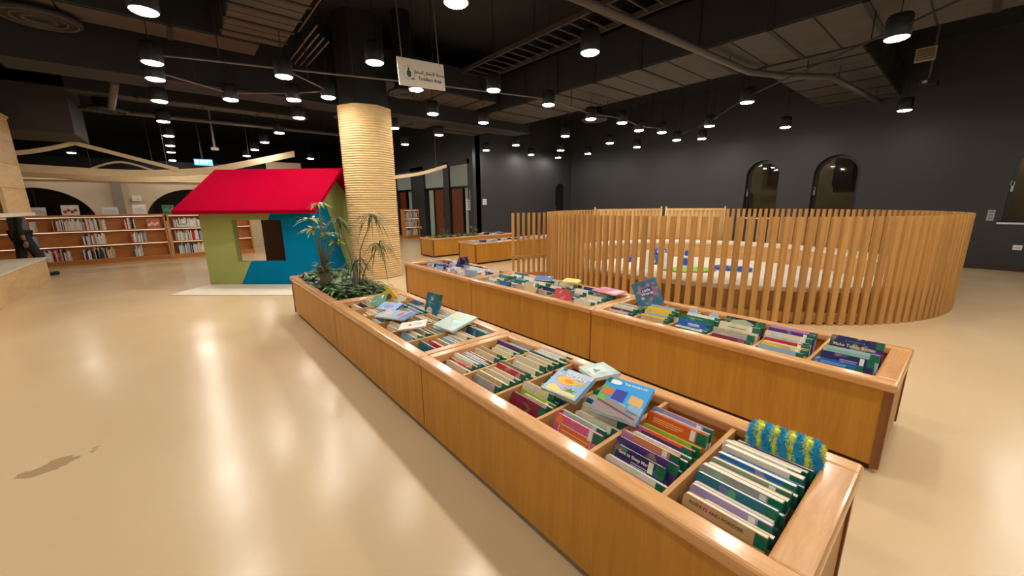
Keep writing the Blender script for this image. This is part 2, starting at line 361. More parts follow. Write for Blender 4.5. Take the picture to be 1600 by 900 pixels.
# ------------------------------------------------------------------ ceiling services
def duct(name, label, x0, x1, y0, y1, z0, z1, along, step=1.15):
    d = thing(name, label, 'duct', ((x0 + x1) / 2, (y0 + y1) / 2, z0)); hx, hy = (x1 - x0) / 2, (y1 - y0) / 2
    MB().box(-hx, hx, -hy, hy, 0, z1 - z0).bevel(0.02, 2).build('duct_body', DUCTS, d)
    db = d.children[0]
    L = hy if along == 'y' else hx; n = max(1, int(2 * L / step))
    for k in range(n):
        p = -L + (k + .5) * 2 * L / n; e = 0.03
        m = MB()
        if along == 'y': m.box(-hx - .015, hx + .015, p - e, p + e, -.025, z1 - z0 + .01)
        else: m.box(p - e, p + e, -hy - .015, hy + .015, -.025, z1 - z0 + .01)
        m.build('hanger_strap', DUCTB, db)
        q0, q1 = p - L / n + .012, p + L / n - .012
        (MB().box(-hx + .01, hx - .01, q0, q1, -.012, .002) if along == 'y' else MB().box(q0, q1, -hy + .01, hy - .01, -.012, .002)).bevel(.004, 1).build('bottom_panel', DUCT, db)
    for k in range(2):
        p = (-.7 + 1.4 * k) * L
        for s in (-1, 1):
            q = (s * (hx - .05), p) if along == 'y' else (p, s * (hy - .05))
            MB().tube([(q[0], q[1], z1 - z0), (q[0], q[1], ZC - z0)], .008, 5).build('hanger_rod', DUCTB, d)
    return d
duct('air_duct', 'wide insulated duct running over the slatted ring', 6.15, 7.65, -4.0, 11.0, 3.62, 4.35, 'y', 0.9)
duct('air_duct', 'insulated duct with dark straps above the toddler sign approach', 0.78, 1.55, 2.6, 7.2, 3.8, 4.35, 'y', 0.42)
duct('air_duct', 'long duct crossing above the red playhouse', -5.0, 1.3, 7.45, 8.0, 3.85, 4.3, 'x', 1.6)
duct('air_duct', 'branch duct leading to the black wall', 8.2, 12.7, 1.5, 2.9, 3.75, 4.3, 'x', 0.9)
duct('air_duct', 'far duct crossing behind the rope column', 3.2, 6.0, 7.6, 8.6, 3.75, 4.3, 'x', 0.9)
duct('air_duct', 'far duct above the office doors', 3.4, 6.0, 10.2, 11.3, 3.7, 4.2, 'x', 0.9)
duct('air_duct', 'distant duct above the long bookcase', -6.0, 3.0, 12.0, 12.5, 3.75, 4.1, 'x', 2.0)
def pipe(name, label, pts, r, mat=PIPE, cat='pipe', group=None):
    o = Vector(pts[0]); t = thing(name, label, cat, tuple(o), group=group); loc = [tuple(Vector(p) - o) for p in pts]
    pr_ = MB().tube(loc, r, 10).build('pipe_run', mat, t, True)
    for i in range(len(loc) - 1):
        a, b = Vector(loc[i]), Vector(loc[i + 1])
        for f in ((.12, .88) if (b - a).length > 2 else (.5,)):
            q = a.lerp(b, f); MB().box(q.x - .006, q.x + .006, q.y - .006, q.y + .006, q.z, ZC - o.z).build('pipe_hanger', DUCTB, pr_)
    return t
pipe('ceiling_pipe', 'thick grey pipe crossing above the slatted ring', [(1.9, 3.08, 3.5), (7.33, 2.73, 3.5), (7.96, 2.46, 3.5), (8.73, 1.94, 3.5), (11.75, 1.69, 3.5)], 0.048)
pipe('ceiling_pipe', 'brownish pipe above the red playhouse', [(-5.0, 9.4, 3.75), (4.5, 8.9, 3.75)], 0.05)
pipe('ceiling_pipe', 'grey pipe far behind the playhouse roof', [(-6.0, 13.2, 3.6), (5.0, 13.2, 3.6)], 0.05)
pipe('ceiling_pipe', 'thin pipe over the cream canopy', [(-6.0, 10.8, 3.9), (4.0, 10.8, 3.9)], 0.03)
pipe('ceiling_pipe', 'short slanting pipe left of the lamp column', [(-0.75, 11.5, 3.4), (-0.55, 10.0, 3.55)], 0.06)
for k, x in enumerate((1.62, 1.74, 1.9, 2.0, 2.1, 2.2)):
    y0, y1 = ((3.0, 7.0), (3.0, 7.0), (6.6, 10.4), (6.9, 10.6), (7.0, 10.7), (7.1, 10.8))[k]
    pipe('conduit', '%s thin conduit left of the rope column' % ('first', 'second', 'third', 'fourth', 'fifth', 'sixth')[k], [(x, y0, 4.0), (x, y1, 4.0)], 0.013, CONDUIT, 'conduit', 'thin ceiling conduits')
tr = thing('cable_tray', 'dark ribbed cable tray beside the wide duct', 'cable tray', (5.4, 4.0, 4.2))
MB().box(-.36, -.33, -6, 6, 0, .08).build('side_rail', DUCT, tr); MB().box(.33, .36, -6, 6, 0, .08).build('side_rail', DUCT, tr)
rung = MB().box(-.33, .33, -.012, .012, .01, .03).mesh('rung', DUCT)
for k in range(48): add('rung', rung, tr).location = (0, -5.9 + k * .25, 0)
for y in (-4, 0, 4):
    for s in (-.34, .34): MB().tube([(s, y, .05), (s, y, ZC - 4.2)], .006, 5).build('hanger_rod', DUCTB, tr)
def diffuser(label, x, y, z, r):
    t = thing('air_diffuser', label, 'air vent', (x, y, z), group='round ceiling air diffusers')
    MB().lathe([(r * .45, .02), (r, 0.0), (r * 1.02, .03), (r * .6, .10), (r * .55, ZC - z)], 28).build('diffuser_cone', DUCTB, t, True)
    for k in range(3):
        rr = r * (.9 - .25 * k); MB().arc((0, 0), rr - .012, rr, 0, 2 * PI - .001, -.015, .01, 28).build('louvre_ring', PIPE, t)
diffuser('round air diffuser at the top left corner', -1.0, 7.95, 3.75, .38)
diffuser('round air diffuser behind the hanging sign', 3.5, 7.2, 3.45, .3)
diffuser('small round diffuser over the slatted ring', 7.95, 6.3, 3.4, .3)
diffuser('distant round diffuser above the canopy', -0.9, 12.6, 3.5, .35)
bh = thing('ceiling_bulkhead', 'dark boxed bulkhead hanging above the plywood tower', 'bulkhead', (-3.2, 12.1, 2.9))
MB().box(-1.8, 1.8, -.1, 1.6, 0, ZC - 2.9).build('bulkhead_box', plain('dark_brown_paint', (50, 44, 40), .7), bh)
gr = thing('air_grille', 'small square beige grille by the branch duct', 'air vent', (10.3, 1.0, 3.82))
MB().box(-.02, .02, -.13, .13, 0, .22).build('grille_frame', plain('beige_metal', (170, 158, 130), .5), gr)
for k in range(5): MB().box(-.028, -.02, -.11, .11, .025 + k * .036, .045 + k * .036).build('louvre', plain('dark_beige', (110, 98, 78), .5), gr)
MB().box(-.01, .05, -.02, .02, .2, ZC - 3.82).build('bracket', DUCTB, gr)
pj = thing('projector', 'small dark projector hanging by the black wall', 'projector', (10.9, 0.95, 3.5))
MB().box(-.16, .16, -.13, .13, 0, .11).bevel(.015).build('projector_body', LAMPB, pj); MB().lathe([(.04, -.0), (.045, .05)], 12, (-.19, .03, .03)).build('projector_lens', STEEL, pj)
MB().tube([(0, 0, .11), (0, 0, ZC - 3.5)], .018, 8).build('ceiling_mount', CONDUIT, pj)

# pendant lamps
LP = [(0.01, 5.21), (2.14, 3.28), (4.0, 3.27), (6.32, 0.87), (2.14, 5.19), (3.08, 5.94), (4.05, 5.22), (0.0, 7.75), (0.0, 6.92), (0.92, 8.41), (1.37, 6.51), (1.74, 7.77), (2.15, 7.25), (0, 9.26), (0, 11.36), (2.13, 9.25), (2.14, 11.4),
      (4.1, 7.26), (5.39, 7.33), (5.39, 9.28), (5.39, 5.33), (6.97, 5.62), (7.85, 5.44), (8.99, 5.73), (9.71, 5.52), (11.22, 5.9), (11.55, 5.33), (9.82, 4.38), (8.09, 2.98), (11.3, 1.24), (11.45, 3.3), (8.15, 7.41), (8.15, 9.43), (10.15, 7.43), (11.55, 7.4),
      (10.15, 9.43), (10.15, 10.9), (11.6, 10.9), (11.58, 9.42), (8.1, 10.9), (5.4, 13.6), (5.4, 11.3), (-2.49, 15.42), (-4.0, 21.5), (-2.46, 19.54), (-2.5, 22.1), (0.05, 13.55), (0.05, 15.65), (0.05, 17.5), (0.05, 20.5), (2.1, 13.3), (2.1, 15.2), (2.1, 17.2), (4.1, 16.8), (4.1, 9.1), (6.3, 14.6), (6.3, 17.5)]
HID = [(0.0, 3.1), (0.0, 1.0), (2.14, 1.2), (2.14, -0.9), (4.1, 1.2), (4.1, -0.9), (0, -1.1), (6.2, -1.1), (8.1, -1.1), (10.1, -1.1), (4.1, .2), (5.2, -.2), (6.2, -2.2), (8.1, -2.2), (2.14, .1), (4.1, -3.2), (-2.5, 3.1), (-2.5, 5.2), (-2.5, 7.3), (-2.5, 1.0), (-2.5, -1.1), (-4.8, 7.3), (-4.8, 4.2), (-4.8, 13.5), (-5.0, 10.4), (14.4, 3.3), (14.4, -.6), (14.4, 6.2), (2.1, -3.2), (6.2, -3.2), (-2.5, -3.2)]  # unseen: grid carried on, plus off-grid and corridor lamps added for fill light
LZ = 3.2
hous_me = MB().lathe([(.108, .0), (.112, .0), (.116, .01), (.116, .20), (.10, .23), (.02, .24)], 24).mesh('lamp_housing', LAMPB, True)
diff_me = MB().lathe([(.106, -.001), (.092, -.012), (.05, -.019)], 14).mesh('diffuser', LAMPE)
cord_me = MB().tube([(0, 0, .24), (0, 0, ZC - LZ)], .006, 5).mesh('suspension_cord', LAMPB)
for i, (x, y) in enumerate(LP + HID):
    lab = 'round black pendant downlight, %.1f metres along and %.1f metres across' % (y, x)
    t = thing('pendant_lamp', lab, 'lamp', (x, y, LZ), group='round black pendant downlights')
    LP_OBJ = t
    add('lamp_housing', hous_me, t); add('diffuser', diff_me, t); add('suspension_cord', cord_me, t)
def rail(label, pts, mat=CONDUIT):
    pipe('lighting_rail', label, [(x, y, LZ + .1) for x, y in pts], 0.012, mat, 'rail')
rail('thin lighting rail linking lamps across the ring', [(-0.01, 6.92), (1.37, 6.51), (3.08, 5.94), (5.39, 5.34), (6.97, 5.62), (7.85, 5.44), (8.99, 5.73), (9.71, 5.52)])
rail('thin lighting rail slanting towards the black wall', [(11.22, 5.9), (9.82, 4.38), (8.09, 2.98), (6.32, .87), (5.4, -.2)], DUCTB)
rail('thin zigzag lighting rail above the playhouse', [(.01, 7.75), (.92, 8.41), (1.74, 7.77), (2.16, 7.24), (1.37, 6.51)])

# hanging sign
sg = thing('hanging_sign', 'white hanging Toddlers Area sign with Arabic lettering', 'sign', (2.70, 5.0, 2.96))
sg.rotation_euler = (0, math.radians(-3), 0)
MB().box(-.335, .335, -.006, .006, 0, .325).build('sign_board', WHITE, sg)
sb = sg.children[0]
AR = ['\ufee3\ufee8\ufec4\ufed8\ufe94', '\ufe8d\ufef7\ufec3\ufed4\ufe8e\ufedd', '\ufe8d\ufedf\ufebc\ufed0\ufe8e\ufead']
ar = ' '.join(w_[::-1] for w_ in AR[::-1])
for body, size, z, nm in ((ar, .052, .180, 'arabic_lettering'), ('Toddlers Area', .058, .105, 'lettering')):
    o = add(nm, text_mesh(body, size, INK), sb); o.rotation_euler = (PI / 2, 0, 0); o.location = (.11, -.0072, z)
em = MB().arc((0, 0), .078, .083, 0, 2 * PI - .001, 0, .001, 32).build('emblem_ring', plain('emblem_grey', (150, 160, 152), .6), sb)
em.rotation_euler = (PI / 2, 0, 0); em.location = (-.19, -.0065, .16)
eg = MB().prism([(.032 * math.cos(2 * PI * k / 16), -.012 + .045 * math.sin(2 * PI * k / 16)) for k in range(16)], 0, .001).prism([(.014 * math.cos(2 * PI * k / 12), .045 + .016 * math.sin(2 * PI * k / 12)) for k in range(12)], 0, .001).build('emblem_figure', plain('emblem_green', (40, 104, 78), .6), sb)
eg.rotation_euler = (PI / 2, 0, 0); eg.location = (-.19, -.0068, .16)
ek = MB().arc((0, 0), .016, .02, .2, PI - .2, 0, .001, 10).prism([(.03, -.075), (.07, -.075), (.07, -.062), (.03, -.062)], 0, .001).build('emblem_mark', INK, sb)
ek.rotation_euler = (PI / 2, 0, 0); ek.location = (-.19, -.0085, .16)
for s in (-.265, .265):
    m = MB(); n = 46
    for k in range(n):
        z = .315 + k * (ZC - 2.96 - .315) / n
        m.tube([(s + (.004 if k % 2 else 0), (0 if k % 2 else .004), z), (s, 0, z + .036)], .0062, 5)
    m.build('chain', STEEL, sg)
    MB().tube([(s, -.01, .285), (s, -.012, .315), (s, .01, .325)], .004, 5).build('hook', STEEL, sg)
ex = thing('exit_sign', 'small lit blue exit sign above the playhouse roof', 'exit sign', (0.78, 16.0, 2.7))
MB().box(-.24, .24, -.03, .03, 0, .2).build('sign_box', LAMPB, ex)
MB().box(-.23, .23, -.036, -.03, .01, .19).build('lit_face', emit('exit_blue', (.05, .45, .9), 2.2), ex)
o = add('lettering', text_mesh('EXIT', .15, emit('exit_white', (1, 1, 1), 3)), ex); o.rotation_euler = (PI / 2, 0, 0); o.location = (.06, -.038, .1)
MB().box(-.19, -.13, -.04, -.036, .05, .15).build('pictogram', MATS['exit_white'], ex)
MB().tube([(0, 0, .2), (0, 0, ZC - 2.7)], .01, 6).build('suspension_rod', LAMPB, ex)
sp = thing('ceiling_speaker', 'small white device hanging above the lit exit sign', 'speaker', (1.0, 14.2, 3.0))
MB().lathe([(.08, 0), (.09, .02), (.09, .07), (.03, .09), (.01, ZC - 3.0)], 16).build('speaker_body', WHITEP, sp, True)

ONES = ['zeroth', 'first', 'second', 'third', 'fourth', 'fifth', 'sixth', 'seventh', 'eighth', 'ninth', 'tenth', 'eleventh', 'twelfth', 'thirteenth', 'fourteenth', 'fifteenth', 'sixteenth', 'seventeenth', 'eighteenth', 'nineteenth', 'twentieth']
def ordinal(n):
    if n <= 20: return ONES[n]
    tens = {2: 'twenty', 3: 'thirty', 4: 'forty'}[n // 10]
    return tens[:-1] + 'ieth' if n % 10 == 0 else tens + '-' + ONES[n % 10]

# ------------------------------------------------------------------ book bins
BH = 0.53
def bin_unit(label, x0, y0, wd, ln, n_comp=0, rz=0.0, near_end=True, far_end=True, group=None, planter=False, name='book_bin'):
    t = thing(name, label, 'planter' if planter else 'book bin', (x0, y0, 0), rz, group)
    rw = 0.085; g = 0.002
    e0 = 0.105 if near_end else 0.06; e1 = 0.105 if far_end else 0.06
    for s in (0, 1):
        a = 0.018 if s == 0 else wd - 0.040
        MB().box(a, a + .022, (.02 if near_end else .003), ln - (.02 if far_end else .003), .045, BH - .05).build('side_panel', OAKP, t)
    for s in (0, 1):
        a = 0.02 if s == 0 else ln - .042
        MB().box(.042, wd - .042, a, a + .022, .045, BH - .05).build('end_panel', OAKP, t)
        if (near_end if s == 0 else far_end):
            for q in (.012, wd - .05):
                MB().box(q, q + .038, (.012 if s == 0 else ln - .05), (.05 if s == 0 else ln - .012), .03, BH - .05).build('corner_stile', OAKK, t)
    MB().box(.05, wd - .05, .05, ln - .05, 0, .05).build('plinth', KICK, t)
    r0 = MB().box(0, rw, g, ln - g, BH - .052, BH).bevel(.016, 3).build('rim_rail', OAKR, t)
    MB().box(wd - rw, wd, g, ln - g, BH - .052, BH).bevel(.016, 3).build('rim_rail', OAKR, t)
    MB().box(rw - .012, wd - rw + .012, g, e0, BH - .052, BH + .0004).bevel(.014 if near_end else .006, 3).build('rim_rail', OAKX, t)
    MB().box(rw - .012, wd - rw + .012, ln - e1, ln - g, BH - .052, BH + .0004).bevel(.014 if far_end else .006, 3).build('rim_rail', OAKX, t)
    zf = .44 if planter else .285
    MB().box(.04, wd - .04, .04, ln - .04, zf - .02, zf).build('soil_bed' if planter else 'tray_floor', plain('soil', (46, 34, 24), .95, var=.3, scale=30, bump=.6) if planter else OAKD, t)
    ys = []
    if n_comp:
        st = (ln - e0 - e1) / n_comp
        for k in range(1, n_comp):
            y = e0 + k * st
            MB().box(.04, wd - .04, y - .009, y + .009, zf, BH - .018).build('divider', OAKD, t)
        ys = [(e0 + k * st + (.009 if k else 0), e0 + (k + 1) * st - (.009 if k < n_comp - 1 else 0)) for k in range(n_comp)]
    return t, ys, (rw, wd - rw), zf
B1X, B1W, B2X, B2W = 0.985, 0.755, 2.655, 0.785
G1, G2, G3 = 'front row of wooden bins', 'second row of wooden bins', 'far wooden bins beyond the ring'
U = {}
U['11'] = bin_unit('oak board-book bin nearest the camera in the front row', B1X, 0.11, B1W, 1.965, 6, 0, True, False, G1)
U['12'] = bin_unit('oak board-book bin between the foreground bin and the leafy planter', B1X, 2.08, B1W, 1.80, 6, 0, False, False, G1)
U['13'] = bin_unit('oak planter box full of leafy plants at the row end', B1X, 3.885, B1W, 1.905, 0, 0, False, True, G1, True, 'planter_box')
U['21'] = bin_unit('oak board-book bin at the near end of the second row', B2X, 0.11, B2W, 1.965, 6, 0, True, False, G2)
U['22'] = bin_unit('oak board-book bin in the middle of the second row', B2X, 2.08, B2W, 1.90, 6, 0, False, False, G2)
U['23'] = bin_unit('oak board-book bin at the far end of the second row', B2X, 3.985, B2W, 1.895, 6, 0, False, True, G2)
U['31'] = bin_unit('low oak planter box beyond the ring near the offices', 5.16, 10.25, .76, 1.85, 0, -PI / 2, True, False, G3, True, 'planter_box')
U['32'] = bin_unit('oak book bin continuing behind the far planter box', 7.015, 10.25, .76, 1.0, 3, -PI / 2, False, True, G3)
U['33'] = bin_unit('oak book bin beyond the ring, nearer than the far planter', 5.27, 8.38, .76, 1.85, 6, -PI / 2, True, False, G3)
U['34'] = bin_unit('oak book bin partly hidden behind the slatted screen', 7.125, 8.38, .76, 1.4, 4, -PI / 2, False, True, G3)

# ------------------------------------------------------------------ books
def rounded(w_, h, r, corners):
    P = []
    for (cx, cy, a0, on) in ((r, r, PI, corners[0]), (w_ - r, r, 1.5 * PI, corners[1]), (w_ - r, h - r, 0, corners[2]), (r, h - r, .5 * PI, corners[3])):
        if on: P += [(cx + r * math.cos(a0 + k * PI / 6), cy + r * math.sin(a0 + k * PI / 6)) for k in range(4)]
        else: P.append((0 if cx < w_ / 2 else w_, 0 if cy < h / 2 else h))
    return P
COVER = {}
def make_book(label, w_, h, t, cname, M, group=None, pages=None, sticker=True, mark=None, labelled=True, cover=None, name='picture_book'):
    """local x across the cover (spine at x = w), y up the cover, z out of the front cover"""
    b = thing(name, label, 'book', group=group); b.matrix_world = M
    ct = min(.0022, t * .2); r = .012
    m = MB(); out = rounded(w_, h, r, (0, 0, 0, 1))
    m.prism(out, 0, ct); m.prism(out, t - ct, t); m.box(w_ - .002, w_, 0, h, ct, t - ct)
    cv = m.build('cover', cover or cover_mat(cname), b); COVER[b.name] = cv
    MB().prism(rounded(w_ - .003, h - .002, r, (0, 0, 0, 1)), ct, t - ct).build('page_block', pages or random.choice((PAGES, PAGES, PAGEW)), b)
    if labelled:
        lh = random.uniform(.035, .05)
        MB().box(w_ - random.uniform(.03, .042), w_ + .0006, h - lh, h - .003, -.0006, t + .0006).build('spine_label', GREENL, cv)
        if sticker and random.random() < .6: MB().box(w_ - .062, w_ - .043, h - .045, h - .004, t, t + .0005).build('sticker', WHITE, cv)
    return b
def art(book, name, pts, z, mat, dz=.0005):
    return MB().prism(pts, z, z + dz).build(name, mat, COVER[book.name])
def disc(cx, cy, rx, ry=None, n=14):
    ry = ry or rx; return [(cx + rx * math.cos(2 * PI * k / n), cy + ry * math.sin(2 * PI * k / n)) for k in range(n)]
def words_on(book, body, size, x, y, z, mat, rot=0.0):
    o = add('lettering', text_mesh(body, size, mat, extrude=.0003), COVER[book.name]); o.location = (x, y, z + .0004); o.rotation_euler = (0, 0, rot); return o
def lines_on(book, x0, x1, ys, z, mat, hgt=.0035):
    m = MB()
    for i, y in enumerate(ys): m.box(x0, x1 - (.02 if i % 3 == 2 else .004 * (i % 2)), y, y + hgt, z, z + .0004)
    return m.build('printed_lines', mat, COVER[book.name])
def standing(x, yc, zf, w_, tilt, twist=0.0):
    """matrix for a book standing in a bin, cover leaning back from the aisle; x is the foot of its back board"""
    R_ = Matrix.Rotation(twist, 4, 'Z')
    ux = R_ @ Vector((0, -1, 0)); uy = R_ @ Vector((math.sin(tilt), 0, math.cos(tilt)))
    return frame_matrix(Vector((x, yc, zf)) - ux * (w_ / 2), ux, uy)
def fill(unit, comp, phrase, specs, tilt=0.32, x_from=None, group=None, sticker=False):
    """specs: list of (colour, width, height, thickness) from the aisle side; returns the books"""
    t, ys, (xa, xb), zf = U[unit]; y0, y1 = ys[comp]
    ox, oy = t.location.x, t.location.y
    x = ox + (x_from if x_from is not None else xa + .012)
    made = []
    for i, sp_ in enumerate(specs):
        cname, w_, h, th = sp_[:4]; gap = sp_[4] if len(sp_) > 4 else random.uniform(.001, .008)
        w_ = min(w_, y1 - y0 - .012)
        dy = random.uniform(-1, 1) * (y1 - y0 - w_ - .006) / 2
        xf = x + th / math.cos(tilt)
        if xf + h * math.sin(tilt) > ox + xb + .03: break
        M = standing(xf, oy + (y0 + y1) / 2 + dy, zf + th * math.sin(tilt) + .001, w_, tilt)
        lab = '%s board book, %s from the aisle in %s compartment, %s' % (cname, ordinal(i + 1), ordinal(comp + 1), phrase)
        made.append(make_book(lab, w_, h, th, cname, M, group, sticker=sticker))
        x = xf + gap
    return made
def rand_specs(n, cols, hmin=.17, hmax=.25, tmin=.012, tmax=.026, wmin=.18, wmax=.26, gap=None):
    return [(random.choice(cols), random.uniform(wmin, wmax), random.uniform(hmin, hmax), random.uniform(tmin, tmax)) + ((random.uniform(*gap),) if gap else ()) for _ in range(n)]
PH = {'11': 'foreground bin', '12': "front row's middle bin", '21': "second row's near bin", '22': "second row's middle bin", '23': "second row's far bin"}
GP = {k: 'board books in the ' + v for k, v in PH.items()}

# foreground bin, compartment by compartment
c1 = fill('11', 0, PH['11'], [('tan', .24, .235, 0.0218, 0.0105), ('cream', .2, .22, 0.0187, 0.0052), ('lavender', .24, .235, 0.0218, 0.0087), ('cream', .24, .225, 0.0187, 0.0044), ('teal', .245, .25, 0.0187, 0.0052), ('pale blue', .24, .23, 0.0156, 0.0035), ('grey', .25, .25, 0.0312, 0.0052), ('cream', .25, .24, 0.0281, 0.0052), ('grey green', .25, .25, 0.0218, 0.0035),
     ('cream', .25, .235, 0.0187, 0.0035), ('bright blue', .25, .245, 0.0312, 0.0026), ('bright blue', .25, .24, 0.0156, 0.0026), ('cream', .255, .25, 0.0312, 0.0035), ('white', .25, .25, 0.0281, 0.0035), ('cream', .25, .245, 0.0187, 0.0026), ('purple', .25, .245, 0.0187, 0.0026)], .19, None, GP['11'], True)
words_on(c1[0], 'ALWAYS AND FOREVER', .015, .10, .215, .02184, plain('brown_ink', (112, 74, 42), .6))
c2 = fill('11', 1, PH['11'], [('white', .25, .205, .012, .004), ('navy', .2, .25, .013, .016), ('purple', .25, .262, .013, .010), ('cream', .24, .235, .01, .004), ('tan', .23, .24, .008, .008), ('salmon', .24, .258, .015, .003), ('white', .24, .245, .012, .010), ('white', .24, .25, .012, .016), ('orange', .25, .262, .013, .012), ('yellow', .24, .25, .01, .006), ('lime', .24, .258, .012, .01), ('cream', .24, .24, .012, .008), ('orange', .25, .29, .013, .012), ('white', .24, .285, .012, .004), ('lavender', .255, .295, .014)], .30, None, GP['11'], True)
if len(c2) > 8:
    words_on(c2[1], 'Save to Sleep March', .017, .083, .228, .013, WHITE); lines_on(c2[1], .07, .14, [.208, .2], .013, flat((190, 180, 214)))
    lines_on(c2[7], .03, .17, [.232, .224], .012, flat((120, 120, 130)))
    art(c2[8], 'cover_band', [(.045, .235), (.245, .235), (.245, .25), (.045, .25)], .013, flat((88, 52, 130)))
    art(c2[8], 'cover_sky', [(.045, .17), (.11, .17), (.11, .235), (.045, .235)], .013, flat((120, 180, 214)))
if len(c2) > 12: lines_on(c2[12], .03, .16, [.27, .262, .254], .013, flat((250, 200, 120)), .003)
if len(c2) > 13: lines_on(c2[13], .07, .17, [.265, .257, .249, .241], .012, flat((70, 70, 76)), .003)
c3 = fill('11', 2, PH['11'], [('pink', .25, .25, .016, .03), ('mint', .25, .245, .014, .008), ('black', .2, .2, .012, .02), ('grey', .22, .2, .02, .02), ('cream', .24, .21, .02, .02), ('cream', .24, .24, .012, .01), ('teal', .24, .25, .012, .006), ('white', .24, .25, .012, .006), ('cream', .24, .255, .014, .006), ('green', .25, .275, .013)], .33, None, GP['11'], True)
bk = c3[0]; zt = .016
art(bk, 'orange_panel', [(.035, .06), (.205, .06), (.205, .21), (.035, .21)], zt, flat((224, 116, 40)))
dots = MB()
for k in range(22): dots.prism(disc(.035 + k * .0082, .213, .003, n=6), zt + .0005, zt + .001)
for k in range(18): dots.prism(disc(.035, .208 - k * .0082, .003, n=6), zt + .0005, zt + .001); dots.prism(disc(.205, .208 - k * .0082, .003, n=6), zt + .0005, zt + .001)
dots.build('dotted_border', WHITE, COVER[bk.name])
art(bk, 'round_badge', disc(.03, .225, .018), zt + .0006, flat((232, 140, 30)))
lines_on(bk, .048, .195, [.188 - .0125 * k for k in range(9)], zt + .0006, flat((252, 214, 170)), .0035)
if len(c3) > 9:
    for cx_ in (.07, .15): art(c3[9], 'pink_flower', [(cx_ + .035 * (1 if k % 2 else .5) * math.cos(k * PI / 5), .235 + .035 * (1 if k % 2 else .5) * math.sin(k * PI / 5)) for k in range(10)], .013, flat((206, 66, 120)))
art(c3[1], 'red_corner', [(.0, .215), (.02, .215), (.02, .243), (.0, .235)], .014, flat((206, 40, 66))); art(c3[1], 'dark_panel', [(.05, .17), (.19, .17), (.19, .215), (.05, .215)], .014, flat((40, 92, 96)))
c4 = fill('11', 3, PH['11'], [('maroon', .24, .235, .014, .012), ('cream', .2, .235, .014, .006), ('lime', .24, .24, .012, .02), ('cream', .22, .262, .014, .03), ('grey', .2, .2, .02, .03), ('teal', .22, .2, .014, .02), ('cream', .22, .21, .02, .03), ('green', .24, .23, .02, .02), ('maroon', .24, .25, .018)], .36, None, GP['11'], True)
CR = ['cream'] * 7 + ['white'] * 3 + ['grey', 'tan', 'teal', 'purple', 'red', 'pale blue', 'grey green']
MX = ['cream'] * 6 + ['white'] * 6 + ['grey'] * 2 + ['pale blue', 'teal', 'lavender', 'salmon', 'tan', 'grey green', 'bright blue', 'navy']
for comp, n in ((4, 30), (5, 30)): fill('11', comp, PH['11'], rand_specs(n, CR, .2, .26, .01, .022, .22, .27, (.001, .006)), .28, None, GP['11'])
for comp in range(6): fill('12', comp, PH['12'], rand_specs(30, CR if comp < 3 else MX, .19, .25, .014, .028, .2, .26, (.004, .016)), .30, None, GP['12'])

# second row, near bin
d1 = fill('21', 0, PH['21'], [('bright blue', .22, .25, .014, .014), ('navy', .24, .285, .014, .012), ('white', .2, .25, .01, .02), ('mint', .255, .30, .022, .03), ('navy', .24, .25, .012, .02), ('cream', .24, .26, .014, .02), ('navy', .25, .345, .014, .006), ('black', .25, .27, .014)], .30, None, GP['21'], True)
if len(d1) > 6:
    lines_on(d1[0], .03, .15, [.23, .222], .014, flat((150, 200, 240)), .003); art(d1[0], 'dark_shape', [(.1, .19), (.18, .21), (.15, .225)], .014, INK)
    lines_on(d1[1], .09, .17, [.25, .24], .014, flat((180, 170, 214)), .005)
    art(d1[3], 'cover_inset', [(.015, .1), (.235, .1), (.235, .285), (.015, .285)], .022, flat((150, 190, 178))); art(d1[3], 'maroon_shape', disc(.08, .25, .022, .014), .0226, flat((110, 40, 60))); art(d1[3], 'blue_shape', [(.1, .245), (.15, .258), (.15, .264), (.1, .255)], .0226, flat((70, 90, 120)))
    words_on(d1[6], 'Make Teddy Better', .0255, .118, .29, .014, flat((226, 196, 130))); words_on(d1[6], '\u2039 \u2013\u2013\u2013\u2013\u2013\u2013 \u203a', .022, .118, .32, .014, flat((70, 180, 160)))
d2 = fill('21', 1, PH['21'], [('pale blue', .25, .245, .012, .006), ('yellow', .25, .262, .012, .008), ('white', .25, .265, .012, .006), ('red', .25, .28, .012, .008), ('mint', .25, .29, .012, .01), ('cream', .26, .315, .014, .012), ('purple', .26, .33, .013, .008), ('white', .25, .32, .012, .006), ('pink', .25, .325, .012, .005), ('white', .25, .32, .012, .005), ('lavender', .26, .33, .014)], .26, None, GP['21'], True)
d3 = fill('21', 2, PH['21'], [('maroon', .25, .24, .014, .004), ('grey', .25, .275, .018, .014), ('pale blue', .24, .26, .012, .008), ('yellow', .24, .265, .012, .006), ('cream', .26, .315, .013, .03), ('grey', .24, .28, .012, .02), ('orange', .24, .28, .012, .012), ('black', .26, .33, .014)], .30, None, GP['21'], True)
if len(d3) > 4: lines_on(d3[4], .06, .18, [.28], .013, flat((150, 110, 60)), .006); lines_on(d3[4], .08, .16, [.262], .013, flat((170, 140, 90)))
if len(d3) > 7: art(d3[7], 'leaf_pattern', [(.02, .27), (.09, .25), (.2, .3), (.13, .325), (.05, .31)], .014, flat((170, 190, 160)))
d4 = fill('21', 3, PH['21'], [('green', .24, .225, .012, .004), ('white', .24, .235, .012, .004), ('bright blue', .24, .24, .012, .02), ('bright blue', .25, .275, .014, .01), ('green', .25, .305, .014, .02), ('teal', .24, .25, .014, .02), ('white', .24, .28, .018, .006), ('white', .25, .30, .016)], .28, None, GP['21'], True)
if len(d4) > 4: lines_on(d4[3], .08, .17, [.235, .245], .014, flat((220, 230, 240)), .006); lines_on(d4[4], .05, .17, [.285], .014, flat((150, 210, 180)))
if len(d4) > 7:
    for cx_ in (.04, .2): art(d4[7], 'round_ear', disc(cx_, .30, .036), .002, flat((180, 196, 222)), .012)
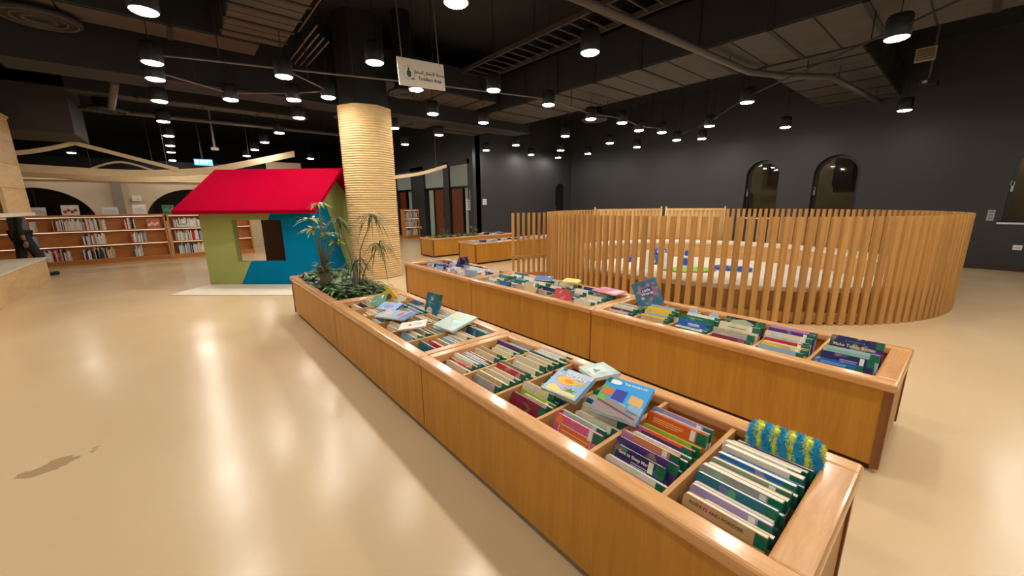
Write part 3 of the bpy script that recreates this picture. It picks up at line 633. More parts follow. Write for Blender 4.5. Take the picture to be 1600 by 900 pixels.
d5 = fill('21', 4, PH['21'], [('grey', .24, .22, .012, .004), ('tan', .24, .245, .014, .004), ('yellow', .24, .255, .014, .006), ('pale blue', .24, .27, .014, .006), ('teal', .22, .25, .014, .01), ('yellow', .25, .28, .016, .006), ('yellow', .25, .30, .016, .01), ('white', .25, .29, .014, .005), ('pale blue', .25, .31, .014)], .28, None, GP['21'])
d6 = fill('21', 5, PH['21'], [('maroon', .24, .22, .012, .004), ('cream', .24, .235, .014, .006), ('purple', .24, .25, .012, .006), ('cream', .24, .265, .016, .006), ('white', .24, .27, .014, .006), ('grey', .24, .275, .014, .008), ('cream', .24, .28, .014)], .28, None, GP['21'])
for comp in range(6): fill('22', comp, PH['22'], rand_specs(15, MX, .215, .27, .014, .026, .19, .26, (.006, .022)), .34, None, GP['22'])

# books lying or leaning on top of the rows
def lying(label, ctr, ux, uy, w_, h, t, cname, cover=None, **kw):
    M = frame_matrix((0, 0, 0), ux, uy); o = Vector(ctr) - (M.to_3x3() @ Vector((w_ / 2, h / 2, 0)))
    return make_book(label, w_, h, t, cname, Matrix.Translation(o) @ M, **kw)
b = lying('square blue ocean book with a yellow sea creature on its cover', (1.353, 1.174, .555), (.11, -.99, -.01), (.94, .11, .29), .2, .18, .026, 'pale blue', labelled=False, cover=flat((92, 140, 206)), pages=flat((206, 200, 150)))
z = .026
art(b, 'title_band', [(.05, .15), (.2, .15), (.2, .178), (.03, .178)], z, flat((196, 206, 226))); words_on(b, 'OCEAN', .034, .118, .138, z, WHITE)
art(b, 'sea_creature', [(.03, .095), (.045, .12), (.08, .128), (.12, .122), (.15, .115), (.172, .13), (.178, .12), (.165, .1), (.14, .09), (.11, .075), (.07, .07), (.05, .075)], z, flat((244, 186, 40)))
art(b, 'creature_wing', disc(.1, .1, .025, .014), z + .0006, flat((228, 140, 30))); art(b, 'sand', [(.02, .01), (.19, .01), (.18, .035), (.1, .03), (.05, .055), (.02, .04)], z, flat((238, 214, 120)))
art(b, 'palm', [(.11, .03), (.13, .045), (.1, .055), (.135, .05), (.14, .065), (.15, .05), (.18, .055), (.155, .043), (.175, .03), (.145, .038)], z + .0006, flat((66, 140, 60)))
art(b, 'green_label', [(.02, .16), (.045, .16), (.045, .178), (.02, .178)], z + .0006, GREENL)
b = lying('square sky-blue picture book with orange carriage and railway track cover', (1.392, .89, .577), (.178, -.984, .01), (.9, .2, .36), .215, .215, .022, 'sky blue', labelled=False, cover=flat((40, 148, 228)))
z = .022
art(b, 'ground', [(.003, .003), (.212, .003), (.212, .04), (.12, .07), (.003, .1)], z, flat((150, 130, 128))); art(b, 'grass', [(.003, .06), (.05, .075), (.003, .12)], z + .0005, flat((110, 176, 70)))
art(b, 'hill', [(.003, .11), (.07, .135), (.003, .165)], z, flat((108, 160, 70))); art(b, 'orange_carriage', [(.005, .1), (.06, .105), (.06, .145), (.012, .14)], z + .0005, flat((206, 112, 48)))
art(b, 'blue_wagon', [(.06, .09), (.12, .08), (.12, .15), (.065, .15)], z + .0005, flat((44, 60, 156))); art(b, 'station', [(.14, .09), (.2, .085), (.2, .13), (.14, .14)], z + .0005, flat((220, 170, 96)))
art(b, 'meadow', [(.15, .035), (.212, .04), (.212, .085), (.15, .085)], z, flat((130, 170, 200)))
art(b, 'track', [(.01, .06), (.2, .012), (.2, .02), (.01, .07)], z + .001, flat((92, 78, 80))); art(b, 'white_oval', disc(.045, .19, .03, .014), z + .0005, WHITE); words_on(b, 'THE STORY OF', .016, .14, .192, z, WHITE)
art(b, 'green_label', [(.004, .18), (.022, .18), (.022, .212), (.004, .212)], z + .001, GREENL)
b = lying('pale green picture book lying flat over the rear rim', (1.575, 1.16, .567), (.95, -.31, 0), (.31, .95, 0), .165, .155, .018, 'mint', labelled=False)
art(b, 'leaf_art', [(.02, .03), (.07, .05), (.14, .04), (.12, .09), (.15, .13), (.08, .11), (.03, .12)], .018, flat((210, 226, 214))); art(b, 'leaf_shade', [(.04, .05), (.09, .07), (.06, .1)], .0186, flat((110, 150, 130)))
b = lying('pale turquoise book lying flat over the middle bin of the front row', (1.5, 2.46, .556), (.1, -.995, 0), (.93, .1, .2), .245, .25, .016, 'mint', cover=flat((150, 206, 212)), labelled=False)
art(b, 'cover_art', [(.03, .17), (.09, .16), (.13, .2), (.06, .22)], .016, flat((226, 214, 140))); art(b, 'cloud', disc(.15, .12, .05, .02), .016, flat((190, 228, 228)))
b = lying('white book with a red triangle lying tilted in the front row', (1.225, 2.62, .55), (.80, -.57, .12), (.57, .80, .1), .2, .13, .012, 'white', cover=WHITE, labelled=False)
art(b, 'red_triangle', [(.06, .05), (.095, .05), (.078, .085)], .012, flat((196, 40, 46))); lines_on(b, .11, .17, [.06, .07], .012, flat((196, 80, 80)))
b = lying('long pale blue book lying across the front row', (1.24, 2.98, .548), (.35, -.93, .05), (.93, .35, .12), .33, .16, .014, 'pale blue', cover=flat((110, 178, 208)), labelled=False)
art(b, 'pale_picture', disc(.08, .08, .045, .05), .014, flat((214, 186, 160))); art(b, 'red_picture', disc(.22, .09, .025, .04), .014, flat((208, 70, 84))); art(b, 'blue_corner', [(.27, .01), (.32, .01), (.32, .15), (.27, .15)], .014, flat((84, 116, 186)))
b = lying('blue book with dark blue lettering leaning in the front row', (1.32, 3.28, .545), (.3, -.95, .05), (.9, .3, .35), .25, .12, .014, 'bright blue', cover=flat((70, 136, 196)), labelled=False)
lines_on(b, .06, .19, [.04, .056, .072], .014, flat((26, 60, 150)), .011)
b = lying('tall blue-grey book standing up above the front row', (1.60, 2.98, .56), (.1, -.99, 0), (.25, .05, .96), .2, .24, .024, 'teal', cover=flat((62, 112, 142)))
art(b, 'pale_arch', [(.03, .02)] + [(.075 + .045 * math.cos(k * PI / 8), .07 + .045 * math.sin(k * PI / 8)) for k in range(8, -1, -1)] + [(.12, .02)], .024, flat((206, 200, 186))); art(b, 'crest', disc(.09, .19, .025, .018), .024, flat((160, 184, 194))); lines_on(b, .04, .14, [.15], .024, flat((180, 200, 210)))
b = lying('yellow diamond-tilted book with a brown face pattern', (1.44, 3.58, .575), (.62, -.48, .62), (-.55, .42, .72), .125, .13, .014, 'yellow', cover=flat((240, 208, 30)), labelled=False)
art(b, 'brown_face', disc(.0625, .065, .03), .014, flat((150, 96, 30))); art(b, 'dark_eyes', disc(.05, .075, .009), .0146, INK); art(b, 'dark_eye', disc(.075, .075, .009), .0146, INK)
b = lying('green picture book leaning beside the yellow diamond book', (1.33, 3.55, .545), (.5, -.8, .2), (.6, .4, .6), .17, .14, .014, 'green')
b = lying('teal Little Words book leaning diagonally above the second row', (3.235, 1.87, .615), (.60, -.72, .36), (.05, .55, .83), .225, .25, .02, 'teal', cover=flat((84, 146, 160)), labelled=False)
for k, (cx_, cy_, cc) in enumerate(((.06, .2, (206, 66, 66)), (.1, .215, (60, 60, 120)), (.14, .2, (214, 90, 100)), (.05, .15, (214, 96, 80)), (.175, .16, (180, 90, 110)), (.17, .1, (210, 90, 90)), (.06, .09, (222, 160, 170)), (.13, .07, (206, 80, 96)), (.19, .2, (150, 90, 130)))):
    art(b, 'flower', disc(cx_, cy_, .016, n=8), .02, flat(cc))
art(b, 'navy_patch', [(.06, .1), (.16, .1), (.165, .175), (.065, .18)], .0206, flat((44, 52, 112))); words_on(b, 'Little', .036, .11, .155, .0212, WHITE); words_on(b, 'Words', .038, .112, .122, .0212, WHITE)
b = lying('pink picture book lying flat over the second row', (3.2, 2.27, .573), (.99, -.1, .02), (.1, .99, 0), .2, .3, .01, 'pink', cover=flat((206, 140, 164)), labelled=False)
art(b, 'pale_strip', [(.02, .03), (.18, .03), (.18, .12), (.02, .12)], .01, flat((222, 190, 200)))
b = lying('white book propped as a tent at the second row far end', (3.18, 4.9, .58), (.35, -.9, .2), (-.2, .15, .95), .18, .17, .012, 'navy', cover=flat((90, 92, 140)), labelled=False)
b = lying('bright blue book lying on the middle of the second row', (3.2, 3.2, .57), (.5, -.85, 0), (.85, .5, .1), .2, .16, .014, 'bright blue', cover=flat((40, 130, 206)))
b = lying('yellow book lying near the ring side of the second row', (3.3, 2.85, .575), (.3, -.95, 0), (.95, .3, .1), .2, .14, .016, 'yellow')
b = lying('red and white picture book leaning at the second row aisle edge', (2.83, 2.55, .545), (.1, -.98, 0), (.5, .1, .85), .22, .12, .014, 'red', cover=flat((222, 176, 166)))
b = lying('beige text book leaning at the second row aisle edge', (2.82, 3.02, .545), (.1, -.98, 0), (.5, .1, .85), .18, .12, .014, 'tan')
# fuzzy striped pouch over the rear books of the foreground bin
fz = thing('fuzzy_pouch', 'fuzzy blue pouch with yellow stripes perched in the foreground bin', 'pouch', (1.575, .325, .475))
fz.rotation_euler = (0, .30, .07)
m = MB().box(-.03, .03, -.115, .115, 0, .14).bevel(.028, 3)
FB = plain('fuzzy_blue', (52, 172, 218), .95, var=.25, scale=60); FY = plain('fuzzy_yellow', (238, 232, 80), .95, var=.25, scale=60)
body = m.build('pouch_body', FB, fz, True)
fm = bmesh.new(); rf = random.Random(3)
me_b = body.data; polys = [(p.center.copy(), p.normal.copy(), p.area, [me_b.vertices[i].co.copy() for i in p.vertices]) for p in me_b.polygons]
cum = []; s_ = 0
for p in polys: s_ += p[2]; cum.append(s_)
import bisect
faces_y = []
for k in range(9000):
    p = polys[min(bisect.bisect(cum, rf.random() * s_), len(polys) - 1)]; v = p[3]
    a, b_ = rf.random(), rf.random()
    q = (v[0] * (1 - a) + v[1] * a) * (1 - b_) + (v[-1] * (1 - a) + (v[2] if len(v) > 3 else v[1]) * a) * b_
    d = (p[1] + Vector((rf.uniform(-.7, .7), rf.uniform(-.7, .7), rf.uniform(-.7, .7)))).normalized()
    side = d.cross(Vector((rf.uniform(-1, 1), rf.uniform(-1, 1), rf.uniform(-1, 1)))).normalized() * .0013
    tip = q + d * rf.uniform(.008, .017)
    f = fm.faces.new((fm.verts.new(q - side), fm.verts.new(q + side), fm.verts.new(tip)))
    f.material_index = 1 if (q.y + .115 + .012 * math.sin(q.z * 40)) % .05 > .029 else 0
fme = bpy.data.meshes.new('fur'); fm.to_mesh(fme); fm.free(); fme.materials.append(FB); fme.materials.append(FY)
o = add('fur', fme, fz); o['kind'] = 'stuff'
for k in range(4):
    y = -.115 + .029 + k * .05
    MB().box(-.0305, .0305, y, min(y + .021, .114), .012, .1403).bevel(.006, 2).build('yellow_stripe', FY, fz)
# books of the far bins, too many and too small to tell apart
m = MB(); 
fm_cols = [cover_mat(c) for c in ('white', 'cream', 'white', 'pale blue', 'lavender', 'navy', 'grey')]
midx = []
def far_books(x0, x1, y0, y1, n, along):
    for k in range(n):
        x = random.uniform(x0, x1); y = random.uniform(y0, y1); h = random.uniform(.19, .28); tw = random.uniform(-.25, .25)
        M = Matrix.Translation((x, y, .3)) @ Matrix.Rotation(tw, 4, 'Z') @ Matrix.Rotation(random.uniform(.1, .35), 4, 'X')
        n0 = len(m.bm.faces); m.box(-.1, .1, -.009, .009, 0, h, M)
        midx.extend([random.randrange(7)] * 6)
for k in range(75):
    M = standing(random.uniform(2.78, 3.27), random.uniform(4.2, 5.65), .29, .2, random.uniform(.15, .45), random.uniform(-.25, .25))
    m.box(0, .2, 0, random.uniform(.2, .28), 0, .02, M); midx.extend([random.randrange(7)] * 6)
far_books(5.45, 6.95, 7.78, 8.2, 90, 'x'); far_books(7.3, 8.4, 7.78, 8.2, 50, 'x'); far_books(7.2, 7.9, 9.65, 10.05, 45, 'x')
o = m.build('far_bin_books', fm_cols[0]); 
for c in fm_cols[1:]: o.data.materials.append(c)
for p, k in zip(o.data.polygons, midx): p.material_index = k
tag(o, 'jumble of small picture books filling the farthest oak bins', 'books', None, 'stuff')

# ------------------------------------------------------------------ slatted ring with bench
RC, RR, RH = (7.98, 3.28), 3.26, 1.276
rg = thing('slatted_ring_fence', 'large circular fence of upright oak slats', 'fence', (RC[0], RC[1], 0))
sl = MB().prism([(-.024, -.034), (.014, -.034), (.024, -.024), (.024, .024), (.014, .034), (-.024, .034)], 0, RH).mesh('slat', SLAT)
N = 167
for k in range(N):
    a = 2 * PI * k / N
    dg = math.degrees(a)
    if 17.5 < dg < 81.5: continue
    o = add('slat', sl, rg); o.rotation_euler = (0, 0, a); o.location = (RR * math.cos(a), RR * math.sin(a), 0)
for k in range(8):
    a0 = math.radians(82) + k * math.radians(295) / 8
    MB().arc((0, 0), RR - .07, RR - .026, a0, a0 + math.radians(295) / 8, .02, .14, 14).build('base_rail', SLAT, rg)
bn = thing('curved_bench', 'round inner bench with cream cushions inside the slatted ring', 'bench', (RC[0], RC[1], 0))
R0, R1 = 2.66, 3.17
for k in range(16):
    a0 = 2 * PI * k / 16; a1 = a0 + 2 * PI / 16 - .003
    MB().arc((0, 0), R1 - .02, R1, a0, a1, 0, .37, 8).build('outer_panel', SLAT, bn)
    MB().arc((0, 0), R0, R0 + .02, a0, a1, 0, .37, 8).build('riser_panel', BENCHW, bn)
    MB().arc((0, 0), R0 - .02, R1 + .005, a0 + .002, a1 - .002, .372, .44, 8).bevel(.012, 2).build('seat_cushion', CREAM, bn)
mt = MB().lathe([(R0 - .02, 0), (R0 - .02, .03)], 64).build('floor_mat', MATC); mt.location = (RC[0], RC[1], 0.001)
tag(mt, 'round cream floor mat inside the slatted ring', 'mat')
# radial entry screen
wg = thing('slatted_screen', 'short straight slat screen standing out from the ring', 'screen', (5.46, 5.40, 0), math.atan2(.30, -.62))
s2 = MB().box(-.022, .022, -.022, .022, 0, RH).mesh('slat', SLAT)
for k in range(7): add('slat', s2, wg).location = (.06 + k * .105, 0, 0)
MB().box(.03, .74, .022, .045, .40, .46).build('cross_rail', SLAT, wg); MB().box(.03, .74, .022, .045, .04, .12).build('cross_rail', SLAT, wg)
# two pale screens closing the back of the ring
def back_screen(label, d0, d1):
    RR_ = 3.43; p0 = Vector((RC[0] + RR_ * math.cos(math.radians(d0)), RC[1] + RR_ * math.sin(math.radians(d0)), 0)); p1 = Vector((RC[0] + RR_ * math.cos(math.radians(d1)), RC[1] + RR_ * math.sin(math.radians(d1)), 0))
    L = (p1 - p0).length; t = thing('folding_screen', label, 'screen', tuple(p0), math.atan2(p1.y - p0.y, p1.x - p0.x))
    post = MB().lathe([(.024, 0), (.024, 1.28), (.012, 1.285), (.022, 1.30), (.024, 1.32), (.012, 1.34)], 12).mesh('post', SCRN, True)
    for x in (.03, L - .03): add('post', post, t).location = (x, 0, 0)
    MB().box(.03, L - .03, -.018, .018, 1.235, 1.285).build('top_rail', SCRN, t); MB().box(.03, L - .03, -.018, .018, .1, .15).build('bottom_rail', SCRN, t)
    n = int((L - .1) / .1); sm = MB().box(-.024, .024, -.012, .012, .15, 1.235).mesh('slat', SCRN)
    for k in range(n): add('slat', sm, t).location = (.08 + (L - .16) * k / (n - 1), -.004, 0)
    MB().box(.05, L - .05, .014, .02, .15, 1.235).build('woven_panel', plain('woven_cane', (222, 182, 122), .7, var=.12, scale=90, bump=.4), t)
back_screen('pale slatted screen at the ring back, left one', 80.8, 45.4)
back_screen('pale slatted screen at the ring back, right one', 44.2, 18.2)
# toys on the mat
TB = plain('toy_blue', (18, 92, 200), .35, var=.05); TG = plain('toy_lime', (132, 200, 60), .5, var=.05); TW = plain('toy_white', (226, 228, 226), .35, var=.04); TR = plain('toy_red', (200, 60, 60), .4)
def toy(name, label, cat, x, y, rz, parts):
    t = thing(name, label, cat, (x, y, .032), rz)
    for nm, mb, mat in parts: mb.build(nm, mat, t)
toy('toy_car', 'chunky blue toy car on the mat inside the ring', 'toy', 8.6, 4.75, .9, [('car_body', MB().box(-.3, .3, -.17, .17, .07, .22).bevel(.05, 3), TB), ('car_cabin', MB().box(-.14, .14, -.14, .14, .215, .36).bevel(.04, 3), TB), ('windscreen', MB().box(-.146, .146, -.1, .1, .25, .32), TW)] + [('wheel', MB().tube([(sx * .18, sy * .175, .075), (sx * .18, sy * .2, .075)], .075, 14), TW) for sx in (-1, 1) for sy in (-1, 1)])
toy('toy_boat', 'blue and white toy boat on the mat inside the ring', 'toy', 8.95, 4.25, .5, [('hull', MB().prism([(-.3, -.1), (.2, -.14), (.36, 0), (.2, .14), (-.3, .1)], 0, .14), TB), ('deck', MB().box(-.2, .1, -.08, .08, .141, .2).bevel(.02), TW), ('funnel', MB().lathe([(.035, .2), (.035, .32)], 12, (-.1, 0, 0)), TB)])
toy('play_mat', 'lime green play mat with red edge inside the ring', 'mat', 8.1, 3.75, -.7, [('mat_top', MB().prism(disc(0, 0, .52, .3, 24), .012, .03), TG), ('mat_edge', MB().prism(disc(0, 0, .55, .33, 24), 0, .012), TR)])
toy('toy_tower', 'clear and white toy tower standing inside the ring', 'toy', 7.5, 4.35, .3, [('tower_body', MB().box(-.1, .1, -.07, .07, 0, .38).bevel(.02, 2), TW), ('tower_window', MB().box(-.06, .06, -.074, .074, .08, .33), plain('toy_grey', (176, 176, 160), .3)), ('tower_cap', MB().lathe([(.075, .38), (.06, .42), (.02, .43)], 14), TW)])
toy('toy_phone', 'white upright toy with blue buttons beside the toy car', 'toy', 7.75, 4.15, .6, [('toy_body', MB().box(-.05, .05, -.06, .06, 0, .36).bevel(.02, 2), TW), ('blue_button', MB().box(-.03, .03, -.066, -.06, .2, .3), TB)])
toy('foam_ring_toy', 'blue foam ring lying right of the green mat', 'toy', 8.75, 3.3, 0, [('foam_ring', MB().arc((0, 0), .1, .2, 0, 2 * PI - .001, 0, .07, 24).bevel(.015, 2), TB)])
toy('foam_ring_toy', 'blue foam ring rightmost inside the ring', 'toy', 8.85, 2.98, 0, [('foam_ring', MB().arc((0, 0), .08, .18, 0, 2 * PI - .001, 0, .07, 24).bevel(.015, 2), TB)])
toy('toy_block', 'small blue block at the left of the toys', 'toy', 8.35, 5.3, .4, [('block', MB().box(-.1, .1, -.08, .08, 0, .13).bevel(.015, 2), TB), ('stud', MB().lathe([(.035, .13), (.035, .16)], 10), TB)])

# ------------------------------------------------------------------ rope column
cl = thing('rope_column', 'tall column wrapped in cream rope beside the playhouse', 'column', (2.99, 7.93, 0))
prof = []; CHT = 3.22; pitch = .044; n = int(CHT / pitch) + 1
for k in range(n):
    z = k * pitch
    prof += [(.468, z + .001), (.487, z + pitch * .2), (.495, z + pitch * .5), (.487, z + pitch * .8)]
def octa(a):
    s = PI / 4; q = ((a + s / 2 + .3) % s) - s / 2
    return min(1.0, .955 / math.cos(q)) * 1.02
MB().lathe(prof, 40, (0, 0, 0), octa).build('rope_wrap', wood('rope', (196, 164, 112), (226, 200, 150), (6, 6, 60), .85), cl, True)
MB().lathe([(.45, CHT), (.45, ZC)], 16, (0, 0, 0), octa).build('column_head', CEILM, cl)
bm_ = thing('ceiling_beam', 'black boxed beam over the rope column', 'beam', (2.9, 8.9, 3.3)); MB().box(-4.5, 5, -.35, .35, .1, ZC - 3.3).build('beam_box', CEILM, bm_)

# ------------------------------------------------------------------ playhouse
hs = thing('playhouse', 'green and blue playhouse with a bright red roof', 'playhouse', (.24, 9.11, 0), math.atan2(-.675, .738))
GRN = plain('olive_green_foam', (156, 166, 98), .75, var=.04, scale=2, spec=.2); BLU = plain('teal_blue_foam', (0, 120, 164), .8, var=.04, scale=2, spec=.05); RED = plain('crimson_roof', (152, 0, 36), .9, var=.02, scale=2, spec=.02)
TW_ = 1.50
fx = lambda p, q, d: (p, d, q)
MB().prism([(0, 0), (.6, 0), (.849, .44), (.6, .44), (.6, 1.2), (1.278, 1.2), (.6 + .565 * TW_, TW_), (0, TW_)], 0, .12, fx).build('front_green_panel', GRN, hs)
MB().prism([(.6, 0), (2.08, 0), (2.08, TW_), (.6 + .565 * TW_, TW_), (1.278, 1.2), (1.52, 1.2), (1.52, .44), (.849, .44)], 0, .12, fx).build('front_blue_panel', BLU, hs)
sx = lambda a0: (lambda p, q, d: (a0 + d, p, q))
D_ = 1.74
gz = lambda y: TW_ + .684 * min(y, D_ - y)
MB().prism([(.12, 0), (1.3, 0), (.42, gz(.42)), (.12, gz(.12))], 0, .1, sx(1.98)).build('gable_blue_panel', BLU, hs)
MB().prism([(1.3, 0), (D_, 0), (D_, gz(D_)), (D_ / 2, gz(D_ / 2)), (.42, gz(.42))], 0, .1, sx(1.98)).build('gable_green_panel', GRN, hs)
MB().prism([(.12, 0), (.3, 0), (.3, 1.36), (D_ - .1, 1.36), (D_ - .1, 1.45), (D_, 1.45), (D_, gz(D_)), (D_ / 2, gz(D_ / 2)), (.12, gz(.12))], 0, .1, sx(0)).build('gable_panel', GRN, hs)
MB().prism([(.12, 0), (D_ - .1, 0), (D_ - .1, TW_), (.12, TW_)], 0, .02, sx(1.955)).build('inner_lining', BROWN, hs)
MB().box(0, .1, D_ - .1, D_, 0, 1.449).build('door_jamb', BROWN, hs); MB().box(.1, 1.955, D_ - .1, D_ - .05, 0, TW_).build('back_lining', BROWN, hs); MB().box(.1, 1.98, D_ - .05, D_, 0, TW_).build('back_panel', GRN, hs)
ey, ez, ry, rz_ = -.27, 1.375, D_ / 2, 2.16
MB().prism([(ey, ez), (ry, rz_), (ry, rz_ - .075), (ey + .01, ez - .06)], -.25, 2.32, lambda p, q, d: (d, p, q)).build('roof_panel', RED, hs)
MB().prism([(D_ - ey, ez), (ry, rz_), (ry, rz_ - .075), (D_ - ey - .01, ez - .06)], -.25, 2.32, lambda p, q, d: (d, p, q)).build('roof_panel', RED, hs)
pm = thing('entrance_mat', 'pale flat floor mat in front of the playhouse', 'mat', (.24, 9.11, 0), math.atan2(-.675, .738))
MB().box(0.0, 2.12, -.88, -.02, .001, .014).build('mat_sheet', plain('pale_vinyl', (222, 208, 188), .5, var=.03), pm)

# ------------------------------------------------------------------ plywood tower at the left
tw = thing('plywood_tower', 'pale plywood reading tower with a step at the left edge', 'play structure', (-2.2, 9.5, 0))
TOPM = plain('tower_top_cream', (226, 214, 194), .6, var=.03)
MB().box(-3.2, 0, -3.5, 2.4, 0, .455).build('step_box', PLY, tw); MB().box(-3.2, .015, -3.5, 2.42, .456, .478).build('step_top', TOPM, tw)
MB().box(-3.2, 0, -3.5, -.45, .48, 1.3).build('support_box', PLY, tw)
MB().box(-3.2, .03, -3.5, 2.36, 1.30, 1.365).build('deck_slab', TOPM, tw)
for k in range(4):
    z0 = 1.367 + k * .422
    MB().box(-.05, 0, (.95 if k == 0 else -3.5), 2.3, z0, z0 + .417).build('plank', PLY, tw)
    MB().box(-3.2, -.052, 2.25, 2.3, z0, z0 + .417).build('plank', PLY, tw)
MB().box(-3.2, .02, -3.5, 2.32, 3.052, 3.09).build('top_board', PLY, tw)

# ------------------------------------------------------------------ bookcases
led = emit('shelf_led', (1, .84, .62), 1.6)
BC = plain('bookcase_books', (200, 190, 170), .7)
def bookcase(label, x0, x1, y, bays):
    t = thing('bookcase', label, 'bookcase', (x0, y, 0), group='low oak bookcases'); L = x1 - x0; dp = .34
    MB().box(0, L, dp - .02, dp, .08, 1.22).build('back_panel', SHELFW, t)
    MB().box(-.01, L + .01, -.01, dp, 1.2, 1.25).build('top_board', SHELFW, t); MB().box(.02, L - .02, .03, dp, 0, .1).build('plinth', SHELFW, t)
    for k in range(4):
        z = (.10, .475, .84)[k] if k < 3 else 0
        if k < 3: MB().box(.03, L - .03, .01, dp - .02, z, z + .028).build('shelf', SHELFW, t)
    for k in range(3): MB().box(.04, L - .04, .022, .034, (.468, .832, 1.192)[k], (.474, .838, 1.198)[k]).build('light_strip', led, t)
    for k in range(bays + 1):
        x = (L - .04) * k / bays; MB().box(x, x + .04, .0, dp - .02, .1 if 0 < k < bays else 0, 1.2).build('upright', SHELFW, t)
bookcase('long low oak bookcase in front of the arcade wall', -4.9, -.36, 14.55, 1)
bookcase('low oak bookcase beside the red-roofed playhouse', -.32, 1.62, 14.5, 1)
bookcase('small oak bookcase seen past the rope column', 7.3, 8.0, 15.8, 1)
bookcase('low oak bookcase at the far back', 3.0, 4.6, 19.4, 2)
m = MB(); midx = []
sc_names = ('white', 'white', 'cream', 'white', 'pale blue', 'navy', 'white', 'tan', 'red', 'grey')
def shelf_run(x0, x1, y, zs, fullness=1.0):
    x = x0
    while x < x1:
        t_ = random.uniform(.012, .03); h = random.uniform(.2, .3)
        if random.random() < fullness:
            m.box(x, x + t_, y + .04, y + .24, zs, zs + h); midx.extend([random.randrange(10)] * 6)
        x += t_ + .002
ZS = (.13, .505, .87)
for (x0, x1, r_) in ((-3.0, -2.75, 2), (-3.0, -2.75, 1), (-2.7, -2.3, 0), (-2.45, -2.1, 2), (-2.1, -1.55, 2), (-2.0, -1.62, 1), (-1.92, -1.7, 0), (-1.2, -1.0, 2), (-1.12, -.82, 1), (-1.1, -.95, 0), (-4.4, -3.6, 0), (-4.5, -3.8, 1), (-4.6, -3.5, 2), (-2.05, -1.5, 0)): shelf_run(x0, x1, 14.55, ZS[r_], .95)
for r_, x1 in ((0, .42), (1, .42), (2, 1.0)): shelf_run(-.2, x1, 14.5, ZS[r_])
for r_ in range(3): shelf_run(7.36, 7.9, 15.8, ZS[r_], .9)
for r_ in range(3): shelf_run(3.1, 4.5, 19.4, ZS[r_], .4)
o = m.build('shelf_books', cover_mat(sc_names[0]))
for c in sc_names[1:]: o.data.materials.append(cover_mat(c))
for p, k in zip(o.data.polygons, midx): p.material_index = k
tag(o, 'rows of upright picture books on the low bookcases', 'books', None, 'stuff')
def display(label, x, y, z, w_, h, cc, tilt=.2, artc=None):
    M = frame_matrix((x - w_ / 2, y, z), (1, 0, 0), (0, math.sin(tilt), math.cos(tilt)))
    b = make_book(label, w_, h, .02, 'white', M, 'books displayed face out on the bookcases', cover=flat(cc), labelled=False, sticker=False)
    if artc:
        for k in range(4): art(b, 'cover_art', disc(w_ * (.2 + .2 * k), h * (.35 + .15 * (k % 2)), w_ * .11, h * .16), .02, flat(artc))
    else: lines_on(b, w_ * .15, w_ * .85, [h * .3, h * .45, h * .6], .02, flat((150, 148, 150)), h * .05)
display('white notice card propped beside the plywood tower', -2.63, 14.62, 1.252, .26, .2, (226, 224, 226))
display('white picture book with red apples on the bookcase top', -2.1, 14.62, 1.252, .3, .25, (232, 224, 214), .2, (176, 44, 48))
display('low white notice card on the bookcase top', -1.4, 14.62, 1.252, .3, .19, (224, 220, 216))
display('tall white notice card left of the second arch', -.84, 14.62, 1.252, .26, .26, (228, 224, 216))
display('dark green picture book beside the red roof', -.25, 14.58, 1.252, .26, .24, (40, 84, 62), .2, (60, 140, 110))
display('pale card half hidden by the red roof', .3, 14.58, 1.252, .26, .12, (226, 222, 214))
display('red and white book facing out on the top shelf', -.62, 14.66, .87, .28, .26, (200, 96, 74), .1, (236, 216, 200))
display('orange book facing out beside the playhouse wall', .62, 14.6, .505, .3, .27, (236, 132, 22), .1, (200, 90, 40))
display('grey book facing out on the second bookcase top shelf', .0, 14.55, .872, .24, .2, (196, 204, 196), .1, (120, 160, 140))
nt_ = thing('wall_notice', 'small white notice on the arcade wall', 'notice', (-.95, 16.43, 1.62)); MB().box(-.1, .1, 0, .008, 0, .16).build('notice_sheet', WHITE, nt_); lm = MB()
for k in range(3): lm.box(-.07, .07, -.001, 0, .04 + k * .04, .048 + k * .04)
lm.build('printed_lines', flat((130, 130, 130)), nt_)

# ------------------------------------------------------------------ cream canopy ribbons
def ribbon(label, pts, hgt, th=.03):
    o = Vector(pts[0]); t = thing('canopy_ribbon', label, 'canopy', tuple(o), group='cream canopy ribbons')
    m = MB(); V = []
    P = [Vector(p) - o for p in pts]
    # smooth through the points
    Q = []
    for i in range(len(P) - 1):
        p0, p1, p2, p3 = P[max(i - 1, 0)], P[i], P[i + 1], P[min(i + 2, len(P) - 1)]
        for s in range(6):
            u = s / 6.0; Q.append(.5 * ((2 * p1) + (p2 - p0) * u + (2 * p0 - 5 * p1 + 4 * p2 - p3) * u * u + (3 * p1 - p0 - 3 * p2 + p3) * u ** 3))
    Q.append(P[-1])
    for i, q in enumerate(Q):
        d = (Q[min(i + 1, len(Q) - 1)] - Q[max(i - 1, 0)]); s = Vector((-d.y, d.x, 0)).normalized() * th / 2
        V.append([m.bm.verts.new(q + s), m.bm.verts.new(q - s), m.bm.verts.new(q - s - Vector((0, 0, hgt))), m.bm.verts.new(q + s - Vector((0, 0, hgt)))])
    for i in range(len(V) - 1):
        for k in range(4): m.bm.faces.new((V[i][k], V[i][(k + 1) % 4], V[i + 1][(k + 1) % 4], V[i + 1][k]))
    m.bm.faces.new(V[0][::-1]); m.bm.faces.new(V[-1])
    m.build('ribbon_band', CANVAS, t)
    for q in (Q[len(Q) // 6], Q[len(Q) * 5 // 6]): MB().tube([tuple(q), (q.x, q.y, ZC - o.z)], .004, 5).build('hanging_wire', CONDUIT, t)
